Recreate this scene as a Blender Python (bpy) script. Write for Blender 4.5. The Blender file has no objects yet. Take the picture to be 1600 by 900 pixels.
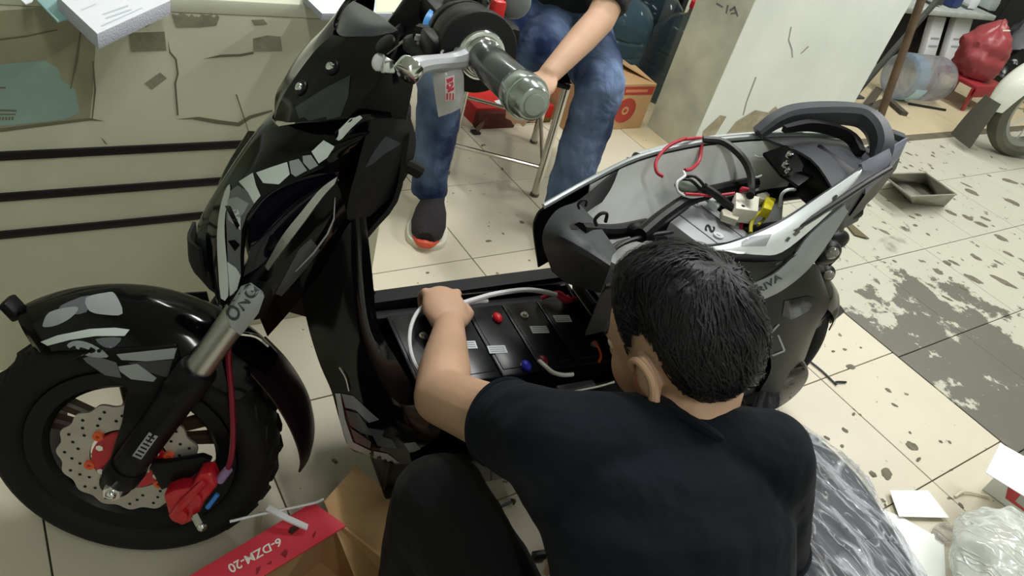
import bpy, bmesh, math, random
import numpy as np
from mathutils import Vector, Matrix, geometry
from mathutils.bvhtree import BVHTree
from mathutils import noise as mnoise
random.seed(7); rng = np.random.default_rng(7)
scene = bpy.context.scene
COL = scene.collection
V = Vector; PI = math.pi

# ---------------------------------------------------------------- camera
FPX = 1155.0; CAM = V((0, 0, 1.2))
def camera_axes(F=1155., roll=.30641, d=845.74, vx=2554.77):
    n = np.array([-math.sin(roll), math.cos(roll)])
    dn = np.array([n[0]*F*F/d, n[1]*F*F/d, F]); dn /= np.linalg.norm(dn)
    t = np.array([math.cos(roll), math.sin(roll)]); h0 = -n*d
    v = h0 + (vx-800-h0[0])/t[0]*t
    X = np.array([v[0], v[1], F]); X /= np.linalg.norm(X)
    Z = -dn; Y = np.cross(Z, X)
    return np.stack([X, Y, Z])
RW = camera_axes()
cd = bpy.data.cameras.new('camera'); cam = bpy.data.objects.new('camera', cd); COL.objects.link(cam)
cd.sensor_width = 36; cd.lens = 36*FPX/1600; cd.clip_start = .02; cd.clip_end = 60
m3 = Matrix([[RW[i][0], -RW[i][1], -RW[i][2]] for i in range(3)])
cam.matrix_world = Matrix.Translation(CAM) @ m3.to_4x4()
scene.camera = cam

# ---------------------------------------------------------------- world, lights, exposure
wd = bpy.data.worlds.new('world'); scene.world = wd; wd.use_nodes = True
wd.node_tree.nodes['Background'].inputs[0].default_value = (.80, .88, 1, 1)
wd.node_tree.nodes['Background'].inputs[1].default_value = .05
def area_light(name, loc, rot, sx, sy, power, col=(1, .99, .97)):
    l = bpy.data.lights.new(name, 'AREA'); l.shape = 'RECTANGLE'; l.size = sx; l.size_y = sy
    l.energy = power; l.color = col
    o = bpy.data.objects.new(name, l); COL.objects.link(o); o.location = loc; o.rotation_euler = rot
    return o
TUBES = [((1.5, 1.4, 2.84), 1.2, 28, 'above the stool'), ((3.4, .1, 2.84), 1.2, 28, 'above the worn grey floor'), ((4.8, 1.5, 2.84), 1.2, 34, 'nearest the parked motorbike'), ((.1, -1.1, 2.84), 1.2, 12, 'added as fill behind the crouching person'), ((1.1, 3.1, 2.84), 1.2, 10, 'above the parts rack')]  # tube behind the crouching person is an unseen fill lamp, added for the desk
for i, (p, ln, pw, wh) in enumerate(TUBES):
    area_light('tube_light', p, (0, 0, PI/2), ln, .10, pw)
vs = scene.view_settings
vs.view_transform = 'Standard'; vs.look = 'None'; vs.gamma = 1; vs.use_curve_mapping = False
vs.exposure = .68

# ---------------------------------------------------------------- pixel -> place helpers
def ray(p):
    c = np.array([p[0]-800, p[1]-450, FPX])/FPX
    r = RW @ c; return V(r)
def fl(p, z=0):
    r = ray(p); return CAM + r*((z-CAM.z)/r.z)
def atd(p, d): return CAM + ray(p)*d
def aty(p, y): r = ray(p); return CAM + r*(y/r.y)
def atx(p, x): r = ray(p); return CAM + r*(x/r.x)
PSI = math.radians(-7); SO = V((.115, .815, 0))
SM = Matrix.Translation(SO) @ Matrix.Rotation(PSI, 4, 'Z'); SMI = SM.inverted()
def L(px, py, y):                      # pixel -> scooter-local point on the plane local y
    o = SMI @ CAM; r = (SMI.to_3x3() @ ray((px, py)))
    return o + r*((y-o.y)/r.y)
def LZ(px, py, z): return SMI @ fl((px, py), z)
# steered front wheel frame
wf = V((-.876, .482, 0)); wn = V((-.474, -.863, .176)); ww = V((.085, .154, .984)); wc = V((.112, .833, .204))
wf.normalize(); wn = (wn - wf*wn.dot(wf)).normalized(); ww = wf.cross(wn)
WM = Matrix(((-wf.x, -wn.x, ww.x, wc.x), (-wf.y, -wn.y, ww.y, wc.y), (-wf.z, -wn.z, ww.z, wc.z), (0, 0, 0, 1)))
WL = SMI @ WM                          # wheel frame -> scooter local
WI = WM.inverted()
def W(px, py, y):                      # pixel -> wheel-frame point
    o = WI @ CAM; r = WI.to_3x3() @ ray((px, py))
    return o + r*((y-o.y)/r.y)

# ---------------------------------------------------------------- materials
MATS = {}
def lin(c): return tuple(((x/12.92) if x <= .04045 else ((x+.055)/1.055)**2.4) for x in c)
def rgb(r, g, b): return lin((r/255, g/255, b/255))
def mat(name, col, rough=.5, metal=0, spec=.5, bump=0, bscale=200, var=0, vscale=6, coat=0, alpha=1, trans=0, ior=1.45, emit=None, es=0, sheen=0):
    if name in MATS: return MATS[name]
    m = bpy.data.materials.new(name); m.use_nodes = True; MATS[name] = m
    nt = m.node_tree; b = nt.nodes['Principled BSDF']
    b.inputs['Base Color'].default_value = (*col, 1); b.inputs['Roughness'].default_value = rough
    b.inputs['Metallic'].default_value = metal; b.inputs['Specular IOR Level'].default_value = spec
    b.inputs['Coat Weight'].default_value = coat; b.inputs['Alpha'].default_value = alpha
    b.inputs['Transmission Weight'].default_value = trans; b.inputs['IOR'].default_value = ior
    b.inputs['Sheen Weight'].default_value = sheen
    if emit: b.inputs['Emission Color'].default_value = (*emit, 1); b.inputs['Emission Strength'].default_value = es
    tc = nt.nodes.new('ShaderNodeTexCoord')
    if bump:
        n = nt.nodes.new('ShaderNodeTexNoise'); n.inputs['Scale'].default_value = bscale; n.inputs['Detail'].default_value = 4
        bp = nt.nodes.new('ShaderNodeBump'); bp.inputs['Strength'].default_value = bump; bp.inputs['Distance'].default_value = .004
        nt.links.new(tc.outputs['Object'], n.inputs['Vector']); nt.links.new(n.outputs['Fac'], bp.inputs['Height'])
        nt.links.new(bp.outputs['Normal'], b.inputs['Normal'])
    if var:
        n = nt.nodes.new('ShaderNodeTexNoise'); n.inputs['Scale'].default_value = vscale; n.inputs['Detail'].default_value = 5
        nt.links.new(tc.outputs['Object'], n.inputs['Vector'])
        r = nt.nodes.new('ShaderNodeValToRGB'); e = r.color_ramp.elements
        e[0].position = .3; e[1].position = .7
        e[0].color = (*[c*(1-var) for c in col], 1); e[1].color = (*[min(1, c*(1+var)) for c in col], 1)
        nt.links.new(n.outputs['Fac'], r.inputs['Fac']); nt.links.new(r.outputs['Color'], b.inputs['Base Color'])
    return m
def floor_mat(name, col, dirt, amount, scale, specks=True, worn=None):
    m = bpy.data.materials.new(name); m.use_nodes = True; MATS[name] = m
    nt = m.node_tree; b = nt.nodes['Principled BSDF']; nd = nt.nodes.new; lk = nt.links.new
    geo = nd('ShaderNodeNewGeometry'); oi = nd('ShaderNodeObjectInfo')
    def noise(s, d=5, r=.55):
        n = nd('ShaderNodeTexNoise'); n.inputs['Scale'].default_value = s; n.inputs['Detail'].default_value = d
        n.inputs['Roughness'].default_value = r; lk(geo.outputs['Position'], n.inputs['Vector']); return n
    def ramp(src, a, c, inv=False):
        r = nd('ShaderNodeMapRange'); r.inputs[1].default_value = a; r.inputs[2].default_value = c
        if inv: r.inputs[3].default_value = 1; r.inputs[4].default_value = 0
        lk(src, r.inputs[0]); return r.outputs[0]
    def mix(fac, a, c, blend='MIX'):
        x = nd('ShaderNodeMix'); x.data_type = 'RGBA'; x.blend_type = blend
        lk(fac, x.inputs[0])
        for v, s in ((a, 6), (c, 7)):
            if isinstance(v, tuple): x.inputs[s].default_value = (*v, 1)
            else: lk(v, x.inputs[s])
        return x.outputs[2]
    cl = mix(ramp(noise(1.7, 4).outputs['Fac'], .3, .7), tuple(c*.90 for c in col), tuple(min(1, c*1.06) for c in col))
    cl = mix(ramp(oi.outputs['Random'], 0, 1), cl, tuple(c*1.0 for c in col)) 
    cl = mix(ramp(noise(scale, 6, .62).outputs['Fac'], amount, amount+.10), cl, dirt)
    if specks:
        cl = mix(ramp(noise(17, 3, .5).outputs['Fac'], .70, .72), cl, tuple(c*.8 for c in dirt))
        cl = mix(ramp(noise(46, 2, .5).outputs['Fac'], .72, .74), cl, dirt)
    rough = .42
    if worn:
        # bare dark patches where the pale paint is worn off, strongest along one strip
        sep = nd('ShaderNodeSeparateXYZ'); lk(geo.outputs['Position'], sep.inputs[0])
        x0, x1, y1 = worn
        def sub(s, v):
            q = nd('ShaderNodeMath'); q.operation = 'SUBTRACT'; lk(s, q.inputs[0]); q.inputs[1].default_value = v; return q.outputs[0]
        def absv(s):
            q = nd('ShaderNodeMath'); q.operation = 'ABSOLUTE'; lk(s, q.inputs[0]); return q.outputs[0]
        def mul(a, c):
            q = nd('ShaderNodeMath'); q.operation = 'MULTIPLY'; lk(a, q.inputs[0])
            if isinstance(c, float): q.inputs[1].default_value = c
            else: lk(c, q.inputs[1])
            return q.outputs[0]
        def add(a, c):
            q = nd('ShaderNodeMath'); q.operation = 'ADD'; lk(a, q.inputs[0])
            if isinstance(c, float): q.inputs[1].default_value = c
            else: lk(c, q.inputs[1])
            return q.outputs[0]
        bx = ramp(absv(sub(sep.outputs['X'], (x0+x1)/2)), (x1-x0)/2+.30, (x1-x0)/2-.12)
        by = ramp(sep.outputs['Y'], y1+.18, y1-.25)
        band = mul(bx, by)
        nn = add(mul(noise(5.5, 7, .68).outputs['Fac'], 1.0), mul(band, .265))
        cl = mix(ramp(nn, .66, .685), cl, dirt)
        st = noise(14, 4, .6)
        cl = mix(ramp(st.outputs['Fac'], .64, .66), cl, tuple(c*1.15 for c in dirt))
    lk(cl, b.inputs['Base Color'])
    rr = nd('ShaderNodeMapRange'); rr.inputs[3].default_value = .30; rr.inputs[4].default_value = .55
    lk(noise(6).outputs['Fac'], rr.inputs[0]); lk(rr.outputs[0], b.inputs['Roughness'])
    bp = nd('ShaderNodeBump'); bp.inputs['Strength'].default_value = .08; bp.inputs['Distance'].default_value = .002
    lk(noise(60).outputs['Fac'], bp.inputs['Height']); lk(bp.outputs['Normal'], b.inputs['Normal'])
    return m
def cloth_mat(name, col, rough=.9, wrinkle=.5, wscale=9, weave=900, fade=None, fscale=7, worn=None):
    m = bpy.data.materials.new(name); m.use_nodes = True; MATS[name] = m
    nt = m.node_tree; b = nt.nodes['Principled BSDF']; nd = nt.nodes.new; lk = nt.links.new
    tc = nd('ShaderNodeTexCoord'); b.inputs['Roughness'].default_value = rough
    b.inputs['Base Color'].default_value = (*col, 1); b.inputs['Sheen Weight'].default_value = .03; b.inputs['Specular IOR Level'].default_value = .15
    n1 = nd('ShaderNodeTexNoise'); n1.inputs['Scale'].default_value = wscale; n1.inputs['Detail'].default_value = 3; n1.inputs['Distortion'].default_value = .8
    n2 = nd('ShaderNodeTexNoise'); n2.inputs['Scale'].default_value = weave; n2.inputs['Detail'].default_value = 1
    lk(tc.outputs['Object'], n1.inputs['Vector']); lk(tc.outputs['Object'], n2.inputs['Vector'])
    b1 = nd('ShaderNodeBump'); b1.inputs['Strength'].default_value = wrinkle; b1.inputs['Distance'].default_value = .03
    b2 = nd('ShaderNodeBump'); b2.inputs['Strength'].default_value = .25; b2.inputs['Distance'].default_value = .001
    lk(n1.outputs['Fac'], b1.inputs['Height']); lk(n2.outputs['Fac'], b2.inputs['Height'])
    lk(b1.outputs['Normal'], b2.inputs['Normal']); lk(b2.outputs['Normal'], b.inputs['Normal'])
    if fade:
        n3 = nd('ShaderNodeTexNoise'); n3.inputs['Scale'].default_value = fscale; n3.inputs['Detail'].default_value = 4
        lk(tc.outputs['Object'], n3.inputs['Vector'])
        r = nd('ShaderNodeValToRGB'); e = r.color_ramp.elements; e[0].position = .42; e[1].position = .72
        e[0].color = (*col, 1); e[1].color = (*fade, 1)
        src = n3.outputs['Fac']
        if worn:                                        # rubbed pale spots (knee, thigh)
            for (p, rad) in worn:
                vd = nd('ShaderNodeVectorMath'); vd.operation = 'DISTANCE'; vd.inputs[1].default_value = p; lk(tc.outputs['Object'], vd.inputs[0])
                mr = nd('ShaderNodeMapRange'); mr.interpolation_type = 'SMOOTHSTEP'; mr.inputs[1].default_value = 0; mr.inputs[2].default_value = rad; mr.inputs[3].default_value = .2; mr.inputs[4].default_value = 0
                ad = nd('ShaderNodeMath'); ad.operation = 'ADD'; lk(vd.outputs['Value'], mr.inputs[0]); lk(mr.outputs[0], ad.inputs[0]); lk(src, ad.inputs[1]); src = ad.outputs[0]
        lk(src, r.inputs['Fac']); lk(r.outputs['Color'], b.inputs['Base Color'])
    return m
def crease_film(name, col, lo, hi):
    m = mat(name, col, .12, spec=.9); nt = m.node_tree; b = nt.nodes['Principled BSDF']; nd = nt.nodes.new; lk = nt.links.new
    tc = nd('ShaderNodeTexCoord'); out = None
    for sc_, ro in ((5, .5), (9, 1.1), (13, -.4)):
        mp = nd('ShaderNodeMapping'); mp.inputs['Rotation'].default_value = (0, 0, ro); mp.inputs['Scale'].default_value = (sc_*2.2, sc_*.45, sc_)
        n = nd('ShaderNodeTexNoise'); n.inputs['Scale'].default_value = 1; n.inputs['Detail'].default_value = 2; n.inputs['Distortion'].default_value = .6
        lk(tc.outputs['Object'], mp.inputs[0]); lk(mp.outputs[0], n.inputs['Vector'])
        q = nd('ShaderNodeMath'); q.operation = 'SUBTRACT'; lk(n.outputs['Fac'], q.inputs[0]); q.inputs[1].default_value = .5
        a = nd('ShaderNodeMath'); a.operation = 'ABSOLUTE'; lk(q.outputs[0], a.inputs[0])
        r = nd('ShaderNodeMapRange'); r.inputs[1].default_value = 0; r.inputs[2].default_value = .028; r.inputs[3].default_value = 1; r.inputs[4].default_value = 0; lk(a.outputs[0], r.inputs[0])
        if out is None: out = r.outputs[0]
        else:
            mx = nd('ShaderNodeMath'); mx.operation = 'MAXIMUM'; lk(out, mx.inputs[0]); lk(r.outputs[0], mx.inputs[1]); out = mx.outputs[0]
    al = nd('ShaderNodeMapRange'); al.inputs[3].default_value = lo; al.inputs[4].default_value = hi; lk(out, al.inputs[0]); lk(al.outputs[0], b.inputs['Alpha'])
    bp = nd('ShaderNodeBump'); bp.inputs['Strength'].default_value = .6; bp.inputs['Distance'].default_value = .006; lk(out, bp.inputs['Height']); lk(bp.outputs['Normal'], b.inputs['Normal'])
    return m

# ---------------------------------------------------------------- mesh helpers
ROOT = {}                               # object name -> world->local matrix for its children
def link(o): COL.objects.link(o); return o
def thing(name, label, cat, loc=(0, 0, 0), rotz=0, group=None, matrix=None):
    o = link(bpy.data.objects.new(name, None)); o.empty_display_size = .05
    M = matrix if matrix is not None else Matrix.Translation(V(loc)) @ Matrix.Rotation(rotz, 4, 'Z')
    o.matrix_world = M; ROOT[o.name] = M.inverted()
    o['label'] = label; o['category'] = cat
    if group: o['group'] = group
    return o
def tag(o, label, cat, group=None):
    o['label'] = label; o['category'] = cat
    if group: o['group'] = group
    return o
def obj(name, bm, m, parent=None, world=True, smooth=True, angle=35):
    """one mesh object; world=True: vertices are given in world space"""
    me = bpy.data.meshes.new(name)
    o = bpy.data.objects.new(name, me)
    if parent is not None:
        key = parent.name
        if world and key in ROOT: bm.transform(ROOT[key])
        o.parent = parent
        if key in ROOT: ROOT[o.name] = ROOT[key]
    else:
        if world and len(bm.verts):
            xs = [v.co for v in bm.verts]
            b = V((sum(c.x for c in xs)/len(xs), sum(c.y for c in xs)/len(xs), min(c.z for c in xs)))
            bm.transform(Matrix.Translation(-b)); o.location = b
            ROOT[o.name] = Matrix.Translation(-b)
    bm.normal_update()
    if smooth:
        for f in bm.faces: f.smooth = True
        ca = math.radians(angle)
        for e in bm.edges:
            if len(e.link_faces) == 2 and e.calc_face_angle(0) > ca: e.smooth = False
    bm.to_mesh(me); bm.free()
    if m is not None: me.materials.append(m)
    link(o)
    if parent is not None and o.name not in ROOT: pass
    if o.name in ROOT: pass
    elif parent is not None and parent.name in ROOT: ROOT[o.name] = ROOT[parent.name]
    return o
def struct(o): o['kind'] = 'structure'; return o
def new(): return bmesh.new()
def merge(*bms):
    out = new()
    for b in bms:
        me = bpy.data.meshes.new('tmp'); b.to_mesh(me); b.free(); out.from_mesh(me); bpy.data.meshes.remove(me)
    return out
def bevel(bm, r, seg=2, ang=30):
    if r <= 0: return bm
    bm.normal_update()
    es = [e for e in bm.edges if len(e.link_faces) == 2 and e.calc_face_angle(0) > math.radians(ang)]
    if es: bmesh.ops.bevel(bm, geom=es, offset=r, segments=seg, affect='EDGES', profile=.5, clamp_overlap=True)
    return bm
def box(c, s, bev=0, M=None, seg=2):
    bm = new(); bmesh.ops.create_cube(bm, size=1)
    for v in bm.verts: v.co = V((v.co.x*s[0], v.co.y*s[1], v.co.z*s[2]))
    bevel(bm, bev, seg)
    bm.transform(Matrix.Translation(V(c)))
    if M is not None: bm.transform(M)
    return bm
def frame_between(a, b):
    d = (V(b)-V(a)); z = d.normalized(); q = z.to_track_quat('Z', 'Y'); return q.to_matrix(), d.length
def cyl(a, b, r1, r2=None, n=20, bev=0):
    a = V(a); b = V(b); r2 = r1 if r2 is None else r2
    R, ln = frame_between(a, b); bm = new()
    bmesh.ops.create_cone(bm, cap_ends=True, segments=n, radius1=r1, radius2=r2, depth=ln)
    bevel(bm, bev, 2, 50)
    bm.transform(Matrix.Translation((a+b)/2) @ R.to_4x4()); return bm
def ball(c, r, n=16, sc=(1, 1, 1)):
    bm = new(); bmesh.ops.create_uvsphere(bm, u_segments=n, v_segments=max(8, n*2//3), radius=1)
    for v in bm.verts: v.co = V((v.co.x*r*sc[0], v.co.y*r*sc[1], v.co.z*r*sc[2])) + V(c)
    return bm
def crom(P, n, closed=False):
    """Catmull-Rom through points (numpy k x d), n steps per span"""
    P = np.array(P, float); k = len(P)
    if k < 2 or n <= 1: return P
    out = []
    spans = k if closed else k-1
    for i in range(spans):
        if closed: p0, p1, p2, p3 = P[(i-1) % k], P[i], P[(i+1) % k], P[(i+2) % k]
        else:
            p1, p2 = P[i], P[i+1]; p0 = P[i-1] if i > 0 else 2*p1-p2; p3 = P[i+2] if i+2 < k else 2*p2-p1
        for j in range(n):
            t = j/n
            out.append(.5*((2*p1)+(-p0+p2)*t+(2*p0-5*p1+4*p2-p3)*t*t+(-p0+3*p1-3*p2+p3)*t**3))
    if not closed: out.append(P[-1])
    return np.array(out)
def sweep(pts, r, n=8, sm=4, closed=False, prof=None, up=None, caps=True):
    """tube (or profile prof: list of 2d points) along smoothed points; r: number or list per control point"""
    P = [tuple(p) for p in pts]; rr = list(r) if isinstance(r, (list, tuple)) else [r]*len(P)
    Q = crom([list(p)+[q] for p, q in zip(P, rr)], sm, closed)
    pos = [V(q[:3]) for q in Q]; rad = [max(1e-5, q[3]) for q in Q]; k = len(pos)
    bm = new(); rings = []; N = None
    for i in range(k):
        if closed: T = (pos[(i+1) % k]-pos[i-1])
        else: T = pos[min(i+1, k-1)]-pos[max(i-1, 0)]
        T = T.normalized() if T.length > 1e-9 else V((0, 0, 1))
        if up is not None: N = V(up)-T*V(up).dot(T); N = N.normalized()
        elif N is None:
            a = V((0, 0, 1)) if abs(T.z) < .9 else V((1, 0, 0)); N = (a-T*a.dot(T)).normalized()
        else:
            N = N-T*N.dot(T); N = N.normalized() if N.length > 1e-6 else V((1, 0, 0))
        B = T.cross(N)
        pf = prof or [(math.cos(2*PI*j/n), math.sin(2*PI*j/n)) for j in range(n)]
        rings.append([bm.verts.new(pos[i]+(N*p[0]+B*p[1])*rad[i]) for p in pf])
    m = len(rings[0])
    for i in range(k if closed else k-1):
        a, b = rings[i], rings[(i+1) % k]
        for j in range(m): bm.faces.new((a[j], a[(j+1) % m], b[(j+1) % m], b[j]))
    if not closed and caps:
        bm.faces.new(rings[0][::-1]); bm.faces.new(rings[-1])
    bmesh.ops.recalc_face_normals(bm, faces=bm.faces)
    return bm
def lathe(prof, n=32, M=None, a0=0, a1=2*PI, axis='Z'):
    """revolve (r,h) profile about Z (or Y)"""
    bm = new(); full = abs(a1-a0-2*PI) < 1e-6; k = n if full else n+1; cols = []
    for i in range(k):
        a = a0+(a1-a0)*i/n
        col = []
        for r, h in prof:
            p = (r*math.cos(a), r*math.sin(a), h) if axis == 'Z' else (r*math.cos(a), h, r*math.sin(a))
            col.append(bm.verts.new(p))
        cols.append(col)
    for i in range(n):
        a, b = cols[i], cols[(i+1) % k]
        for j in range(len(prof)-1): bm.faces.new((a[j], b[j], b[j+1], a[j+1]))
    bmesh.ops.remove_doubles(bm, verts=bm.verts, dist=1e-6)
    bmesh.ops.recalc_face_normals(bm, faces=bm.faces)
    if M is not None: bm.transform(M)
    return bm
def patch(rows, th=.003, nu=4, nv=4, out=None, bow=0):
    """smooth sheet through a grid of points with real thickness; out: point on its outer side"""
    A = np.array([[tuple(p) for p in r] for r in rows], float)
    A = np.array([crom(r, nu) for r in A]); A = np.array([crom(A[:, j], nv) for j in range(A.shape[1])]).transpose(1, 0, 2)
    R, C = A.shape[:2]
    du = np.gradient(A, axis=1); dv = np.gradient(A, axis=0); N = np.cross(du, dv)
    N /= (np.linalg.norm(N, axis=2, keepdims=True)+1e-12)
    ctr = A.reshape(-1, 3).mean(0); mean = N.reshape(-1, 3).mean(0)
    o = np.array(tuple(out)) if out is not None else np.array(tuple(SMI @ CAM))
    s = 1 if np.dot(mean, o-ctr) > 0 else -1
    bm = new()
    T = [[bm.verts.new(A[i, j]) for j in range(C)] for i in range(R)]
    B = [[bm.verts.new(A[i, j]-s*th*N[i, j]) for j in range(C)] for i in range(R)]
    for i in range(R-1):
        for j in range(C-1):
            bm.faces.new((T[i][j], T[i][j+1], T[i+1][j+1], T[i+1][j])); bm.faces.new((B[i][j], B[i+1][j], B[i+1][j+1], B[i][j+1]))
    for i in range(R-1):
        bm.faces.new((T[i][0], T[i+1][0], B[i+1][0], B[i][0])); bm.faces.new((T[i][-1], B[i][-1], B[i+1][-1], T[i+1][-1]))
    for j in range(C-1):
        bm.faces.new((T[0][j], B[0][j], B[0][j+1], T[0][j+1])); bm.faces.new((T[-1][j], T[-1][j+1], B[-1][j+1], B[-1][j]))
    bmesh.ops.remove_doubles(bm, verts=bm.verts, dist=1e-5)
    bmesh.ops.recalc_face_normals(bm, faces=bm.faces)
    return bm
def plate(pts, off, bev=0, sm=1, seg=2):
    """solid from a closed outline of 3d points extruded by vector off"""
    P = [V(p) for p in pts]
    if sm > 1: P = [V(q) for q in crom([tuple(p) for p in P], sm, True)]
    off = V(off); bm = new()
    n = V((0, 0, 0))
    for i in range(len(P)): n += P[i].cross(P[(i+1) % len(P)])
    if n.length > 0 and n.dot(off) > 0: P = P[::-1]
    a = [bm.verts.new(p) for p in P]; b = [bm.verts.new(p+off) for p in P]
    fa = bm.faces.new(a); fb = bm.faces.new(b[::-1])
    for i in range(len(P)):
        j = (i+1) % len(P); bm.faces.new((a[j], a[i], b[i], b[j]))
    bmesh.ops.recalc_face_normals(bm, faces=bm.faces)
    if bev: bevel(bm, bev, seg, 40)
    bmesh.ops.triangulate(bm, faces=[f for f in bm.faces if len(f.verts) > 4])
    return bm
def mir(bm):
    for v in bm.verts: v.co.y = -v.co.y
    bmesh.ops.reverse_faces(bm, faces=bm.faces); return bm
def dupbm(bm):
    return bm.copy()
def bvh_of(*objs):
    vs_, fs = [], []
    for o in objs:
        M = mw(o); b = len(vs_)
        vs_ += [M @ v.co for v in o.data.vertices]; fs += [[b+i for i in p.vertices] for p in o.data.polygons]
    return BVHTree.FromPolygons(vs_, fs)
def mw(o):
    return ROOT[o.name].inverted() if o.name in ROOT else o.matrix_basis
def decal(name, poly, target, m, parent=None, off=.0007, bvh=None, cuts=3, sm=1):
    """thin printed film laid on the surface of target; outline given where it shows in the photograph"""
    bv = bvh if bvh is not None else bvh_of(target or parent); parent = parent or target
    pl = [tuple(q) for q in (crom(poly, sm, True) if sm > 1 else poly)]
    bm = new(); vv = [bm.verts.new((p[0], p[1], 0)) for p in pl]; bm.faces.new(vv)
    bmesh.ops.triangulate(bm, faces=bm.faces)
    for _ in range(cuts):
        es = [e for e in bm.edges if e.calc_length() > 9]
        if not es: break
        bmesh.ops.subdivide_edges(bm, edges=es, cuts=1, use_grid_fill=False); bmesh.ops.triangulate(bm, faces=bm.faces)
    bad = []
    for v in bm.verts:
        r = ray((v.co.x, v.co.y)); h, n, i, d = bv.ray_cast(CAM, r.normalized())
        if h is None: bad.append(v); continue
        if n.dot(r) > 0: n = -n
        v.co = h+n*off
    if bad: bmesh.ops.delete(bm, geom=bad, context='VERTS')
    # drop faces that leap across gaps
    big = [f for f in bm.faces if max(e.calc_length() for e in f.edges) > .06]
    if big: bmesh.ops.delete(bm, geom=big, context='FACES')
    if not bm.faces: bm.free(); return None
    return obj(name, bm, m, parent, smooth=True)
def text_bm(txt, bold=False):
    cu = bpy.data.curves.new('t', 'FONT'); cu.body = txt; cu.resolution_u = 3
    if bold: cu.offset = .02
    to = bpy.data.objects.new('t', cu); COL.objects.link(to)
    dg = bpy.context.evaluated_depsgraph_get(); me = bpy.data.meshes.new_from_object(to.evaluated_get(dg))
    bm = new(); bm.from_mesh(me); bpy.data.objects.remove(to); bpy.data.curves.remove(cu); bpy.data.meshes.remove(me)
    xs = [v.co.x for v in bm.verts]; ys = [v.co.y for v in bm.verts]
    for v in bm.verts: v.co = V(((v.co.x-min(xs))/(max(xs)-min(xs)), (v.co.y-min(ys))/(max(ys)-min(ys)), 0))
    return bm
def text_on(name, txt, quad, target, m, parent=None, off=.0012, bold=True, bvh=None):
    """lettering laid on a surface; quad = bottom-left, bottom-right, top-right, top-left of the line of text"""
    bv = bvh if bvh is not None else bvh_of(target); bm = text_bm(txt, bold); q = [V((a[0], a[1], 0)) for a in quad]; bad = []
    bmesh.ops.triangulate(bm, faces=bm.faces)
    for v in bm.verts:
        u, t = v.co.x, v.co.y
        p = (q[0]*(1-u)+q[1]*u)*(1-t)+(q[3]*(1-u)+q[2]*u)*t
        r = ray((p.x, p.y)); h, n, i, d = bv.ray_cast(CAM, r.normalized())
        if h is None: bad.append(v); continue
        if n.dot(r) > 0: n = -n
        v.co = h+n*off
    if bad: bmesh.ops.delete(bm, geom=bad, context='VERTS')
    return obj(name, bm, m, parent or target, smooth=False) if bm.faces else None
def remesh(bms, vox, smooth=6, disp=None):
    """fuse overlapping closed shapes into one continuous skin"""
    bm = merge(*bms); me = bpy.data.meshes.new('tmp'); bm.to_mesh(me); bm.free()
    o = link(bpy.data.objects.new('tmp', me))
    md = o.modifiers.new('r', 'REMESH'); md.mode = 'VOXEL'; md.voxel_size = vox
    if smooth:
        s = o.modifiers.new('s', 'SMOOTH'); s.factor = .5; s.iterations = smooth
    if disp:
        t = bpy.data.textures.new('cl', 'CLOUDS'); t.noise_scale = disp[1]
        d = o.modifiers.new('d', 'DISPLACE'); d.texture = t; d.strength = disp[0]; d.texture_coords = 'LOCAL'
    dg = bpy.context.evaluated_depsgraph_get(); m2 = bpy.data.meshes.new_from_object(o.evaluated_get(dg))
    out = new(); out.from_mesh(m2); bpy.data.objects.remove(o); bpy.data.meshes.remove(me); bpy.data.meshes.remove(m2)
    return out
def limb(a, b, r1, r2=None, n=18, flat=(False, False), over=0):
    """tapered limb segment with round ends"""
    r2 = r1 if r2 is None else r2; a = V(a); b = V(b)
    bms = [cyl(a, b, r1, r2, n)]
    if not flat[0]: bms.append(ball(a, r1, n))
    if not flat[1]: bms.append(ball(b, r2, n))
    return merge(*bms)
def loft(secs, n=28, p=2.3):
    """closed body from elliptical sections: (centre, side axis vector, depth axis vector)"""
    bm = new(); rings = []
    for c, a, b in secs:
        c, a, b = V(c), V(a), V(b); ring = []
        for i in range(n):
            t = 2*PI*i/n; ct, st = math.cos(t), math.sin(t)
            x = math.copysign(abs(ct)**(2/p), ct); y = math.copysign(abs(st)**(2/p), st)
            ring.append(bm.verts.new(c+a*x+b*y))
        rings.append(ring)
    for i in range(len(rings)-1):
        for j in range(n): bm.faces.new((rings[i][j], rings[i][(j+1) % n], rings[i+1][(j+1) % n], rings[i+1][j]))
    bm.faces.new(rings[0][::-1]); bm.faces.new(rings[-1])
    bmesh.ops.recalc_face_normals(bm, faces=bm.faces); return bm
def copy_tree(o, parent=None):
    c = o.copy(); COL.objects.link(c)
    if parent is not None: c.parent = parent
    for ch in list(o.children): copy_tree(ch, c)
    return c
# ================================================================ the setting
T = .36412; GX = 1.05725; GY = 1.72342        # beige tile size and one grid corner
M_beige = floor_mat('beige_tile', rgb(203, 196, 176), rgb(120, 112, 88), .69, 2.3)
M_tan = floor_mat('tan_tile', rgb(198, 184, 152), rgb(140, 126, 96), .68, 2.6)
M_grey = floor_mat('worn_grey_tile', rgb(184, 182, 166), rgb(96, 93, 82), .66, 3.0, worn=(2.05, 2.74, .93))
M_grout = mat('grout', rgb(70, 64, 50), .9, var=.3)
M_wall = mat('wall_paint', rgb(208, 214, 200), .8, bump=.2, bscale=30, var=.1, vscale=2)
M_ceil = mat('ceiling_paint', rgb(215, 218, 210), .9)
XL, XR, YF, YB, ZC = -1.9, 7.6, -1.9, 3.5, 3.0
floor_o = struct(obj('floor', box(((XL+XR)/2, (YF+YB)/2, -.06), (XR-XL, YB-YF, .1)), M_grout, smooth=False))
struct(obj('ceiling', box(((XL+XR)/2, (YF+YB)/2, ZC+.05), (XR-XL, YB-YF, .1)), M_ceil, smooth=False))
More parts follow.
